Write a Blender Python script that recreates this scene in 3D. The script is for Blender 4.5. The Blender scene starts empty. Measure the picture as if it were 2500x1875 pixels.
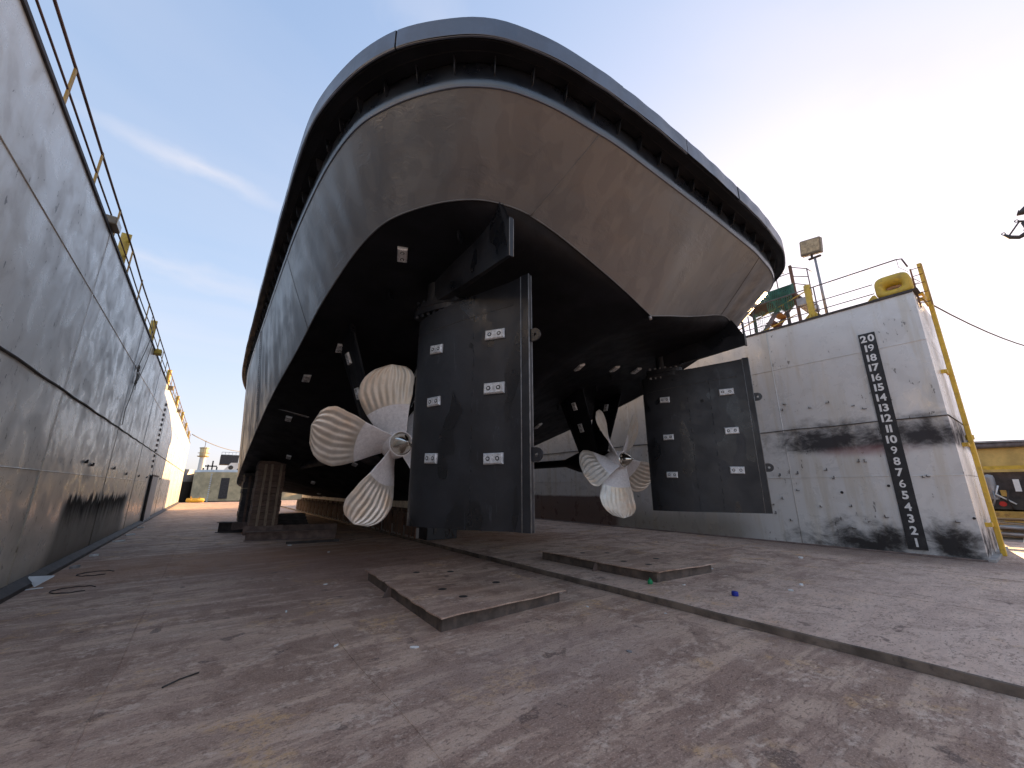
import bpy, math, random
import numpy as np
from mathutils import Vector, Matrix

rnd = random.Random(7)
scn = bpy.context.scene
COL = scn.collection
R_ = math.radians

# ------------------------------------------------------------------ camera
cam_d = bpy.data.cameras.new('camera')
cam = bpy.data.objects.new('camera', cam_d)
COL.objects.link(cam)
cam_d.sensor_width = 36
cam_d.angle = 2 * math.atan(1250 / 965)
cam_d.clip_start = 0.05
cam_d.clip_end = 4000
cam.location = (0, 0, 1.75)
cam.rotation_euler = (R_(90 + 14.7), 0, R_(-36.75))
scn.camera = cam

# ------------------------------------------------------------------ sky, sun, exposure
SUN_AZ, SUN_EL = 80.0, 15.0          # azimuth measured from +Y towards +X
world = bpy.data.worlds.new('World')
scn.world = world
world.use_nodes = True
wt = world.node_tree
wt.nodes.clear()
wo = wt.nodes.new('ShaderNodeOutputWorld')
wb = wt.nodes.new('ShaderNodeBackground')
sky = wt.nodes.new('ShaderNodeTexSky')
sky.sky_type = 'NISHITA'
sky.sun_disc = False
sky.sun_elevation = R_(SUN_EL)
sky.sun_rotation = R_(SUN_AZ)
sky.air_density = 1.0
sky.dust_density = 1.5
sky.ozone_density = 3.0
wb.inputs['Strength'].default_value = 0.15


def wmath(op, a, b=None):
    n = wt.nodes.new('ShaderNodeMath'); n.operation = op
    for i, v in enumerate((a, b)):
        if v is None: continue
        if isinstance(v, (int, float)): n.inputs[i].default_value = v
        else: wt.links.new(v, n.inputs[i])
    return n.outputs[0]


# thin cirrus: noise on the sky direction projected on a high plane
wtc = wt.nodes.new('ShaderNodeTexCoord')
wsep = wt.nodes.new('ShaderNodeSeparateXYZ')
wt.links.new(wtc.outputs['Generated'], wsep.inputs[0])
zz = wmath('MAXIMUM', wsep.outputs['Z'], 0.06)
zz = wmath('ADD', zz, 0.12)
wcmb = wt.nodes.new('ShaderNodeCombineXYZ')
cpx = wmath('DIVIDE', wsep.outputs['X'], zz); cpy = wmath('DIVIDE', wsep.outputs['Y'], zz)
wt.links.new(cpx, wcmb.inputs[0])
wt.links.new(cpy, wcmb.inputs[1])
wmap = wt.nodes.new('ShaderNodeMapping')
wmap.inputs['Rotation'].default_value = (0, 0, R_(52))
wmap.inputs['Scale'].default_value = (0.30, 1.15, 1)
wt.links.new(wcmb.outputs[0], wmap.inputs[0])
wn = wt.nodes.new('ShaderNodeTexNoise')
wn.inputs['Scale'].default_value = 1.1
wn.inputs['Detail'].default_value = 5
wn.inputs['Roughness'].default_value = 0.5
wn.inputs['Distortion'].default_value = 0.5
wt.links.new(wmap.outputs[0], wn.inputs['Vector'])
wr = wt.nodes.new('ShaderNodeValToRGB')
wr.color_ramp.elements[0].position = 0.53; wr.color_ramp.elements[0].color = (0, 0, 0, 1)
wr.color_ramp.elements[1].position = 0.75; wr.color_ramp.elements[1].color = (1, 1, 1, 1)
wt.links.new(wn.outputs[0], wr.inputs[0])
# a thin high veil evens out the clear sky: c*K/(c+K)
VEIL = 1.5
va = wt.nodes.new('ShaderNodeVectorMath'); va.operation = 'ADD'
wt.links.new(sky.outputs[0], va.inputs[0]); va.inputs[1].default_value = (VEIL, VEIL, VEIL)
vs_ = wt.nodes.new('ShaderNodeVectorMath'); vs_.operation = 'MULTIPLY'
wt.links.new(sky.outputs[0], vs_.inputs[0]); vs_.inputs[1].default_value = (VEIL * 1.06, VEIL * .975, VEIL * 1.05)
vd = wt.nodes.new('ShaderNodeVectorMath'); vd.operation = 'DIVIDE'
wt.links.new(vs_.outputs[0], vd.inputs[0]); wt.links.new(va.outputs[0], vd.inputs[1])
wmix = wt.nodes.new('ShaderNodeMix'); wmix.data_type = 'RGBA'


def cirrus(cx, cy, ang, la, lb):
    # one long streak of cirrus: soft ellipse on the cloud plane, frayed by noise
    dx = wmath('SUBTRACT', cpx, cx); dy = wmath('SUBTRACT', cpy, cy)
    c_, s_ = math.cos(R_(ang)), math.sin(R_(ang))
    a = wmath('DIVIDE', wmath('ADD', wmath('MULTIPLY', dx, c_), wmath('MULTIPLY', dy, s_)), la)
    b_ = wmath('DIVIDE', wmath('SUBTRACT', wmath('MULTIPLY', dy, c_), wmath('MULTIPLY', dx, s_)), lb)
    b_ = wmath('ADD', b_, wmath('MULTIPLY', wmath('SUBTRACT', wn2.outputs[0], .5), 2.2))
    d = wmath('SQRT', wmath('ADD', wmath('MULTIPLY', a, a), wmath('MULTIPLY', b_, b_)))
    return wmath('POWER', wmath('MAXIMUM', wmath('SUBTRACT', 1.0, d), 0.0), 1.3)


wn2 = wt.nodes.new('ShaderNodeTexNoise')
wn2.inputs['Scale'].default_value = 5.5; wn2.inputs['Detail'].default_value = 5; wn2.inputs['Roughness'].default_value = .6
wt.links.new(wcmb.outputs[0], wn2.inputs['Vector'])
streaks = wmath('MULTIPLY', cirrus(-.15, 1.20, 14, .30, .055), .5)
streaks = wmath('ADD', streaks, wmath('MULTIPLY', cirrus(-.30, 1.75, 10, .8, .12), .35))
streaks = wmath('ADD', streaks, wmath('MULTIPLY', cirrus(.95, .06, -28, .5, .13), .55))
streaks = wmath('ADD', streaks, wmath('MULTIPLY', cirrus(.35, .62, 30, .5, .09), .3))
streaks = wmath('ADD', streaks, wmath('MULTIPLY', cirrus(-.9, -.4, 40, .9, .15), .4))
streaks = wmath('ADD', streaks, wmath('MULTIPLY', wr.outputs[0], 0.3))
wt.links.new(wmath('MINIMUM', streaks, 0.85), wmix.inputs[0])
wt.links.new(vd.outputs[0], wmix.inputs[6])
wmix.inputs[7].default_value = (.95, .93, 1.0, 1)
wt.links.new(wmix.outputs[2], wb.inputs['Color'])
wt.links.new(wb.outputs[0], wo.inputs['Surface'])

sun_d = bpy.data.lights.new('sun', 'SUN')
sun_d.energy = 2.0
sun_d.angle = R_(0.5)
sun_d.color = (1.0, 0.66, 0.33)
sun = bpy.data.objects.new('sun', sun_d)
COL.objects.link(sun)
sd = Vector((math.sin(R_(SUN_AZ)) * math.cos(R_(SUN_EL)), math.cos(R_(SUN_AZ)) * math.cos(R_(SUN_EL)), math.sin(R_(SUN_EL))))
sun.rotation_euler = sd.to_track_quat('Z', 'Y').to_euler()
sun.location = sd * 60

scn.view_settings.view_transform = 'Standard'
scn.view_settings.look = 'None'
scn.view_settings.gamma = 1
scn.view_settings.use_curve_mapping = False
scn.view_settings.exposure = 2.68


# ================================================================== helpers
def link_obj(name, me, parent=None):
    o = bpy.data.objects.new(name, me)
    COL.objects.link(o)
    if parent is not None:
        o.parent = parent
    return o


def tag(o, label=None, cat=None, group=None, kind=None):
    if label: o['label'] = label
    if cat: o['category'] = cat
    if group: o['group'] = group
    if kind: o['kind'] = kind
    return o


def thing(name, label, cat, loc=(0, 0, 0), rz=0.0, group=None):
    o = bpy.data.objects.new(name, None)
    o.empty_display_size = 0.2
    COL.objects.link(o)
    o.location = loc
    o.rotation_euler = (0, 0, rz)
    return tag(o, label, cat, group)


def dup(root, loc=None, rz=None, label=None, group=None, parent=None):
    c = root.copy(); COL.objects.link(c)
    if parent is not None: c.parent = parent
    if loc is not None: c.location = loc
    if rz is not None: c.rotation_euler = (0, 0, rz)
    if label: c['label'] = label
    if group: c['group'] = group
    for ch in list(root.children):
        dup(ch, parent=c)
    return c


class MB:
    """collects geometry; build() links it as one mesh object"""
    def __init__(s):
        s.v = []; s.f = []; s.m = []; s.sm = []; s.cur = 0; s.smooth = False

    def add(s, vs, fs):
        b = len(s.v)
        s.v.extend([tuple(map(float, p)) for p in vs])
        for f in fs:
            s.f.append([i + b for i in f]); s.m.append(s.cur); s.sm.append(s.smooth)
        return s

    def box(s, x0, x1, y0, y1, z0, z1, M=None, ch=0.0):
        x0, x1 = min(x0, x1), max(x0, x1); y0, y1 = min(y0, y1), max(y0, y1); z0, z1 = min(z0, z1), max(z0, z1)
        if ch <= 0:
            vs = [(x0, y0, z0), (x1, y0, z0), (x1, y1, z0), (x0, y1, z0), (x0, y0, z1), (x1, y0, z1), (x1, y1, z1), (x0, y1, z1)]
            fs = [(0, 3, 2, 1), (4, 5, 6, 7), (0, 1, 5, 4), (1, 2, 6, 5), (2, 3, 7, 6), (3, 0, 4, 7)]
        else:
            c = min(ch, (x1 - x0) * .45, (y1 - y0) * .45, (z1 - z0) * .45)
            lo = (x0, y0, z0); hi = (x1, y1, z1)
            vs = []; idx = {}
            for sx in (0, 1):
                for sy in (0, 1):
                    for sz in (0, 1):
                        sg = (sx, sy, sz)
                        for ax in range(3):
                            p = []
                            for k in range(3):
                                base = hi[k] if sg[k] else lo[k]
                                if k != ax: base += -c if sg[k] else c
                                p.append(base)
                            idx[(sg, ax)] = len(vs); vs.append(p)
            fs = []
            for ax in range(3):
                a, b = [k for k in range(3) if k != ax]
                for sv in (0, 1):
                    q = []
                    for (u, w) in ((0, 0), (1, 0), (1, 1), (0, 1)):
                        sg = [0, 0, 0]; sg[ax] = sv; sg[a] = u; sg[b] = w
                        q.append(idx[(tuple(sg), ax)])
                    flip = (sv == 0) ^ (ax == 1)
                    fs.append(q[::-1] if flip else q)
            for ax in range(3):       # edges along ax
                a, b = [k for k in range(3) if k != ax]
                for u in (0, 1):
                    for w in (0, 1):
                        s0 = [0, 0, 0]; s0[a] = u; s0[b] = w
                        s1 = list(s0); s1[ax] = 1
                        s0 = tuple(s0); s1 = tuple(s1)
                        fs.append([idx[(s0, a)], idx[(s1, a)], idx[(s1, b)], idx[(s0, b)]])
            for sx in (0, 1):
                for sy in (0, 1):
                    for sz in (0, 1):
                        sg = (sx, sy, sz)
                        fs.append([idx[(sg, 0)], idx[(sg, 1)], idx[(sg, 2)]])
            cen = [(x0 + x1) / 2, (y0 + y1) / 2, (z0 + z1) / 2]
            out = []
            for f in fs:
                P = [np.array(vs[i]) for i in f]
                n = np.cross(P[1] - P[0], P[2] - P[0])
                if np.dot(n, sum(P) / len(P) - np.array(cen)) < 0: f = f[::-1]
                out.append(f)
            fs = out
        if M is not None:
            vs = [tuple(M @ Vector(p)) for p in vs]
        return s.add(vs, fs)

    def tube(s, pts, r, n=8, cap=True, closed=False):
        P = [np.array(p, float) for p in pts]
        m = len(P)
        rr = r if hasattr(r, '__len__') else [r] * m
        T = []
        for i in range(m):
            a = P[(i - 1) % m] if closed or i > 0 else P[i]
            b = P[(i + 1) % m] if closed or i < m - 1 else P[i]
            t = b - a; T.append(t / (np.linalg.norm(t) + 1e-9))
        up = np.array([0, 0, 1.]) if abs(T[0][2]) < .9 else np.array([1., 0, 0])
        N = np.cross(T[0], up); N /= np.linalg.norm(N)
        vs = []
        for i in range(m):
            N = N - T[i] * np.dot(N, T[i]); N /= np.linalg.norm(N) + 1e-9
            B = np.cross(T[i], N)
            for k in range(n):
                a = 2 * math.pi * k / n
                vs.append(P[i] + rr[i] * (math.cos(a) * N + math.sin(a) * B))
        fs = []
        for i in range(m if closed else m - 1):
            j = (i + 1) % m
            for k in range(n):
                fs.append((i * n + k, i * n + (k + 1) % n, j * n + (k + 1) % n, j * n + k))
        sv = s.smooth; s.smooth = True
        b = len(s.v)
        s.add(vs, fs)
        s.smooth = False
        if cap and not closed:
            s.add([], [])
            for f in ([b + k for k in range(n)][::-1], [b + (m - 1) * n + k for k in range(n)]):
                s.f.append(f); s.m.append(s.cur); s.sm.append(False)
        s.smooth = sv
        return s

    def lathe(s, prof, n=24, org=(0, 0, 0), axis='z'):
        vs = []; fs = []
        m = len(prof)
        for i, (r, h) in enumerate(prof):
            for k in range(n):
                a = 2 * math.pi * k / n
                c, d = r * math.cos(a), r * math.sin(a)
                p = {'z': (c, d, h), 'y': (c, h, -d), 'x': (h, c, d)}[axis]
                vs.append((p[0] + org[0], p[1] + org[1], p[2] + org[2]))
        for i in range(m - 1):
            for k in range(n):
                fs.append((i * n + k, i * n + (k + 1) % n, (i + 1) * n + (k + 1) % n, (i + 1) * n + k))
        return s.add(vs, fs)

    def prism(s, poly, ext, M=None):
        """poly: list of 3D points (planar), extruded by vector ext"""
        n = len(poly)
        e = np.array(ext, float)
        vs = [np.array(p, float) for p in poly] + [np.array(p, float) + e for p in poly]
        nn = np.zeros(3)
        for i in range(n):
            nn += np.cross(vs[i], vs[(i + 1) % n])
        flip = np.dot(nn, e) > 0
        fs = [list(range(n))[::-1] if flip else list(range(n)), [i + n for i in range(n)] if flip else [i + n for i in range(n)][::-1]]
        for i in range(n):
            j = (i + 1) % n
            q = [i, j, j + n, i + n]
            fs.append(q if flip else q[::-1])
        if M is not None:
            vs = [tuple(M @ Vector(p)) for p in vs]
        return s.add(vs, fs)

    def grid(s, G, flip=False):
        """G[i][j] points"""
        a = len(G); b = len(G[0])
        vs = [p for row in G for p in row]
        fs = []
        for i in range(a - 1):
            for j in range(b - 1):
                q = (i * b + j, i * b + j + 1, (i + 1) * b + j + 1, (i + 1) * b + j)
                fs.append(q[::-1] if flip else q)
        return s.add(vs, fs)

    def mesh(s, name, mats):
        me = bpy.data.meshes.new(name)
        me.from_pydata(s.v, [], s.f)
        for m in (mats if isinstance(mats, (list, tuple)) else [mats]):
            me.materials.append(m)
        me.polygons.foreach_set('material_index', s.m)
        me.polygons.foreach_set('use_smooth', s.sm)
        me.update()
        return me

    def build(s, name, mats, parent=None):
        return link_obj(name, s.mesh(name, mats), parent)


# ================================================================== materials
class NT:
    def __init__(s, name):
        s.mat = bpy.data.materials.new(name); s.mat.use_nodes = True
        s.t = s.mat.node_tree
        s.b = s.t.nodes['Principled BSDF']
        s.geo = s.t.nodes.new('ShaderNodeNewGeometry')
        s.pos = s.geo.outputs['Position']
        s.sep = None

    def L(s, a, b): s.t.links.new(a, b)

    def xyz(s):
        if s.sep is None:
            s.sep = s.t.nodes.new('ShaderNodeSeparateXYZ'); s.L(s.pos, s.sep.inputs[0])
        return s.sep.outputs

    def m(s, op, a, b=0.0, c=None, clamp=False):
        n = s.t.nodes.new('ShaderNodeMath'); n.operation = op; n.use_clamp = clamp
        for i, v in enumerate((a, b, c)):
            if v is None: continue
            if isinstance(v, (int, float)): n.inputs[i].default_value = v
            else: s.L(v, n.inputs[i])
        return n.outputs[0]

    def noise(s, scale=1.0, detail=4, rough=.55, stretch=(1, 1, 1), dist=0.0, loc=(0, 0, 0), vec=None):
        mp = s.t.nodes.new('ShaderNodeMapping')
        mp.inputs['Scale'].default_value = stretch
        mp.inputs['Location'].default_value = loc
        s.L(vec or s.pos, mp.inputs[0])
        n = s.t.nodes.new('ShaderNodeTexNoise')
        n.inputs['Scale'].default_value = scale; n.inputs['Detail'].default_value = detail
        n.inputs['Roughness'].default_value = rough; n.inputs['Distortion'].default_value = dist
        s.L(mp.outputs[0], n.inputs['Vector'])
        return n.outputs[0]

    def vor(s, scale=1.0, stretch=(1, 1, 1), feature='F1'):
        mp = s.t.nodes.new('ShaderNodeMapping'); mp.inputs['Scale'].default_value = stretch
        s.L(s.pos, mp.inputs[0])
        n = s.t.nodes.new('ShaderNodeTexVoronoi'); n.inputs['Scale'].default_value = scale; n.feature = feature
        s.L(mp.outputs[0], n.inputs['Vector'])
        return n.outputs[0]

    def step(s, v, lo, hi):
        n = s.t.nodes.new('ShaderNodeMapRange'); n.interpolation_type = 'SMOOTHSTEP'
        n.inputs['From Min'].default_value = lo; n.inputs['From Max'].default_value = hi
        s.L(v, n.inputs['Value'])
        return n.outputs[0]

    def mix(s, f, a, b):
        n = s.t.nodes.new('ShaderNodeMix'); n.data_type = 'RGBA'
        if isinstance(f, (int, float)): n.inputs[0].default_value = f
        else: s.L(f, n.inputs[0])
        for i, v in ((6, a), (7, b)):
            if isinstance(v, tuple): n.inputs[i].default_value = (*v, 1)
            else: s.L(v, n.inputs[i])
        return n.outputs[2]

    def blob(s, axes, c, rad, nz, amt=.6, soft=.5):
        """soft-edged irregular patch round c (two axes), 1 inside"""
        o = s.xyz(); k = {'x': 0, 'y': 1, 'z': 2}
        a = s.m('DIVIDE', s.m('SUBTRACT', o[k[axes[0]]], c[0]), rad[0])
        b = s.m('DIVIDE', s.m('SUBTRACT', o[k[axes[1]]], c[1]), rad[1])
        d = s.m('SQRT', s.m('ADD', s.m('MULTIPLY', a, a), s.m('MULTIPLY', b, b)))
        d = s.m('ADD', d, s.m('MULTIPLY', s.m('SUBTRACT', nz, .5), amt * 2))
        return s.step(d, 1 + soft * .5, 1 - soft)

    def bump(s, h, strength=.3, dist=.02, prev=None):
        n = s.t.nodes.new('ShaderNodeBump')
        n.inputs['Strength'].default_value = strength; n.inputs['Distance'].default_value = dist
        s.L(h, n.inputs['Height'])
        if prev is not None: s.L(prev, n.inputs['Normal'])
        return n.outputs[0]

    def fin(s, col=None, rough=None, metal=0.0, normal=None, spec=None, coat=None, ior=None):
        for key, v in (('Base Color', col), ('Roughness', rough), ('Metallic', metal), ('Specular IOR Level', spec), ('Coat Weight', coat), ('IOR', ior)):
            if v is None: continue
            i = s.b.inputs[key]
            if isinstance(v, tuple): i.default_value = (*v, 1)
            elif isinstance(v, (int, float)): i.default_value = v
            else: s.L(v, i)
        if normal is not None: s.L(normal, s.b.inputs['Normal'])
        return s.mat


def simple(name, col, rough=.5, metal=0.0, var=.25, scale=3.0, bump=.15, bscale=25., dirt=None, dirt_amt=.4, ior=None):
    n = NT(name)
    a = n.noise(scale, 5, .6)
    dk = tuple(c * (1 - var) for c in col); lt = tuple(min(1, c * (1 + var)) for c in col)
    c = n.mix(n.step(a, .3, .7), dk, lt)
    if dirt:
        d = n.noise(scale * 1.7, 6, .65, loc=(7, 3, 1))
        c = n.mix(n.m('MULTIPLY', n.step(d, .5, .68), dirt_amt), c, dirt)
    h = n.noise(bscale, 4, .6)
    return n.fin(c, rough, metal, n.bump(h, bump, .01), ior=ior)


# --- dock floor
def floor_mat(name, right):
    n = NT(name)
    o = n.xyz()
    big = n.noise(.45, 6, .6, (1, 1, 1), .6)
    big2 = n.noise(.28, 5, .6, (.6, 1.6, 1), .8, (11, 4, 0))
    mid = n.noise(1.9, 7, .65, (1, 1, 1), .5, (3, 9, 0))
    strk = n.noise(1.5, 6, .65, (.35, 2.2, 1), .4, (1, 22, 0))
    fine = n.noise(11, 6, .7)
    grit = n.noise(55, 4, .7)
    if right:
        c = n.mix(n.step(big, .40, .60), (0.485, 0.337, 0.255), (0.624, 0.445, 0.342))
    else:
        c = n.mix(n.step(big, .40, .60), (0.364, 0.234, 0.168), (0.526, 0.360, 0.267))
    c = n.mix(n.m('MULTIPLY', n.step(big2, .47, .58), .8), c, (0.335, 0.210, 0.155))
    c = n.mix(n.m('MULTIPLY', n.step(strk, .48, .60), .7), c, (0.693, 0.486, 0.354))
    c = n.mix(n.m('MULTIPLY', n.step(mid, .51, .60), .65), c, (0.248, 0.150, 0.108))
    # worn ochre primer patches
    och = n.m('MULTIPLY', n.step(n.noise(.9, 5, .6, (1, 1, 1), .3, (21, 5, 0)), .555, .64), n.step(fine, .44, .56))
    c = n.mix(n.m('MULTIPLY', och, .6), c, (0.717, 0.430, 0.182))
    # pale scuffs
    pal = n.m('MULTIPLY', n.step(n.noise(2.3, 7, .7, (.6, 1.4, 1), .2, (2, 15, 0)), .49, .61), n.step(fine, .45, .58))
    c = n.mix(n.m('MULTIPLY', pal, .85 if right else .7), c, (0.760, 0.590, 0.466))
    if right:
        near = n.blob('xy', (8.2, 1.4), (4.5, 2.6), mid, .5, .9)
        c = n.mix(n.m('MULTIPLY', near, .5), c, (0.760, 0.562, 0.457))
        sut = n.blob('xy', (14.4, 3.6), (1.5, 4.0), mid, .8, .6)
        c = n.mix(n.m('MULTIPLY', sut, .7), c, (0.196, 0.131, 0.104))
        rs = n.blob('xy', (8.6, 12.0), (2.6, 2.0), strk, .9, .7)
        c = n.mix(n.m('MULTIPLY', rs, .6), c, (0.347, 0.159, 0.078))
    else:
        rust = n.blob('xy', (.4, 13.0), (5.0, 2.2), strk, 1.0, .7)
        c = n.mix(n.m('MULTIPLY', rust, .75), c, (0.347, 0.154, 0.069))
        rust_shade = n.blob('xy', (3.6, 10.6), (3.6, 2.6), mid, 1.0, .8)
        c = n.mix(n.m('MULTIPLY', rust_shade, .6), c, (0.243, 0.112, 0.078))  # dark rust brown that partly paints in the shade under the hull
        blue = n.blob('xy', (3.2, 3.6), (1.7, .9), mid, .8, .8)
        c = n.mix(n.m('MULTIPLY', blue, .4), c, (0.416, 0.309, 0.267))
    # dark oily spots
    sp = n.step(n.noise(2.2, 4, .55, (1, 1, 1), .3, (31, 2, 0)), .655, .69)
    c = n.mix(n.m('MULTIPLY', sp, .75), c, (0.116, 0.075, 0.060))
    # bitten pits and grit
    pit = n.step(n.noise(24, 4, .62, (.7, 1.4, 1)), .55, .66)
    c = n.mix(n.m('MULTIPLY', pit, .55), c, (0.174, 0.108, 0.078))
    pit2 = n.step(n.noise(7, 5, .65, (.7, 1.4, 1), .3, (6, 6, 0)), .56, .64)
    c = n.mix(n.m('MULTIPLY', pit2, .4), c, (0.219, 0.136, 0.100))
    c = n.mix(n.m('MULTIPLY', n.step(grit, .48, .66), .5), c, (0.740, 0.524, 0.406))
    c = n.mix(n.m('MULTIPLY', n.step(n.noise(80, 3, .7, loc=(2, 2, 2)), .52, .68), .45), c, (0.196, 0.122, 0.091))
    h = n.m('ADD', n.m('MULTIPLY', fine, .7), n.m('MULTIPLY', grit, .35))
    h = n.m('SUBTRACT', h, n.m('MULTIPLY', pit, .5))
    h = n.m('ADD', h, n.m('MULTIPLY', mid, .8))
    nb = n.bump(h, .75, .012)
    rg = n.m('ADD', .62, n.m('MULTIPLY', n.step(mid, .3, .7), .22))
    return n.fin(c, rg, 0, nb)


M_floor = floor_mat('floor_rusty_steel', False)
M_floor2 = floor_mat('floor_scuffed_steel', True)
M_lip = simple('lip_rusty_edge', (.15, .115, .09), .75, 0, .45, 2.5, .5, 30, dirt=(.05, .04, .035), dirt_amt=.8)


# --- dock walls
def wall_mat(name, right):
    n = NT(name)
    o = n.xyz()
    big = n.noise(.5, 5, .6, (1, 1, 1), .3)
    mid = n.noise(1.6, 7, .65, (1, 1, 1), .4, (4, 4, 4))
    strk = n.noise(2.2, 6, .65, (1, 1.3, .12), .2)
    fine = n.noise(9, 6, .7)
    spk = n.noise(38, 3, .6)
    if right:
        c = n.mix(n.step(big, .3, .7), (.64, .64, .635), (.72, .71, .685))
    else:
        c = n.mix(n.step(big, .3, .7), (.72, .71, .67), (.80, .78, .73))
    c = n.mix(n.m('MULTIPLY', n.step(strk, .48, .66), .42 if right else .20), c, (.50, .44, .33))
    c = n.mix(n.m('MULTIPLY', n.step(mid, .52, .64), .35), c, (.53, .51, .48))
    # scattered scratches / chips
    chip = n.step(n.m('MULTIPLY', n.noise(14, 3, .6, (1, 1, .4)), n.step(mid, .42, .6)), .60, .66)
    c = n.mix(n.m('MULTIPLY', chip, .7), c, (.075, .06, .05))
    if right:
        # soot clouds
        puff = n.noise(2.1, 8, .68, (1, .8, 1.2), .35, (9, 9, 9))
        s1 = n.blob('yz', (3.7, 3.05), (1.7, .62), puff, 1.3, .8)
        s1b = n.blob('yz', (1.8, 3.1), (1.1, .5), puff, 1.2, .8)
        edge = n.step(o[2], 2.62, 2.86)
        top = n.step(o[2], 4.4, 3.5)
        s1 = n.m('MULTIPLY', n.m('MAXIMUM', s1, s1b), n.m('MULTIPLY', edge, top))
        c = n.mix(n.m('MULTIPLY', s1, .95), c, (.03, .028, .032))
        pk = n.m('MULTIPLY', n.blob('yz', (3.0, 2.75), (1.1, .16), puff, .5, .8), .55)
        c = n.mix(pk, c, (.30, .15, .15))
        s2 = n.blob('yz', (3.3, .32), (1.6, .5), puff, 1.4, .8)
        s3 = n.blob('yz', (1.75, .45), (.7, .55), puff, 1.4, .8)
        c = n.mix(n.m('MULTIPLY', n.m('MAXIMUM', s2, s3), .96), c, (.025, .022, .022))
        # brown growth at the foot forward, dark red block
        gr = n.m('MULTIPLY', n.step(o[1], 5.6, 7.2), n.step(n.m('ADD', o[2], n.m('MULTIPLY', strk, .8)), 1.75, .75))
        c = n.mix(n.m('MULTIPLY', gr, .65), c, (.155, .125, .075))
        rd = n.m('MULTIPLY', n.step(n.m('ADD', o[1], n.m('MULTIPLY', mid, .5)), 11.9, 12.3), n.step(n.m('ADD', o[2], n.m('MULTIPLY', mid, .15)), 1.5, 1.38))
        c = n.mix(n.m('MULTIPLY', rd, .9), c, (.125, .075, .062))
    else:
        low = n.step(n.m('ADD', o[2], n.m('MULTIPLY', strk, 2.4)), 4.6, 1.6)
        c = n.mix(n.m('MULTIPLY', low, .33), c, (.40, .32, .18))
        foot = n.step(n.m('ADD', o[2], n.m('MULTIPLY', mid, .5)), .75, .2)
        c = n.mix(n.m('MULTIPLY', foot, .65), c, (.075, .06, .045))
        # big soot stain, top edge like a flame line
        comb = n.noise(3.2, 5, .7, (1, 1, .25), .2, (5, 0, 2))
        zt = n.m('ADD', o[2], n.m('MULTIPLY', n.m('SUBTRACT', comb, .5), 1.1))
        arch = n.m('MULTIPLY', n.step(n.m('ADD', o[1], n.m('MULTIPLY', zt, -.35)), 12.3, 13.0), n.step(o[1], 22.6, 21.2))
        sband = n.m('MULTIPLY', n.step(zt, 1.62, 1.42), arch)
        fade = n.m('ADD', .62, n.m('MULTIPLY', n.step(zt, .75, 1.4), .38))
        c = n.mix(n.m('MULTIPLY', n.m('MULTIPLY', sband, fade), .95), c, (.03, .025, .021))
    h = n.m('ADD', n.m('MULTIPLY', fine, .5), n.m('MULTIPLY', spk, .5))
    nb = n.bump(h, .2, .004)
    nb = n.bump(n.noise(2.0, 3, .5, (1, 1, .6)), .15, .03, nb)
    rg = n.m('ADD', .24, n.m('MULTIPLY', n.step(mid, .35, .65), .20))
    soot = n.m('MAXIMUM', s1, n.m('MAXIMUM', s2, s3)) if right else n.m('MAXIMUM', n.m('MULTIPLY', sband, fade), n.m('MULTIPLY', foot, .7))
    rg = n.m('ADD', rg, n.m('MULTIPLY', soot, .5))
    sp_ = n.m('SUBTRACT', .5, n.m('MULTIPLY', soot, .48))
    return n.fin(c, rg, n.m('MULTIPLY', n.m('SUBTRACT', 1, soot), .05 if right else .12), nb, spec=sp_, ior=1.6)


M_wallL = wall_mat('grey_wall_paint', False)
M_wallR = wall_mat('pale_wall_paint', True)
M_seam = simple('seam_dark', (.05, .045, .04), .7)


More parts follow.
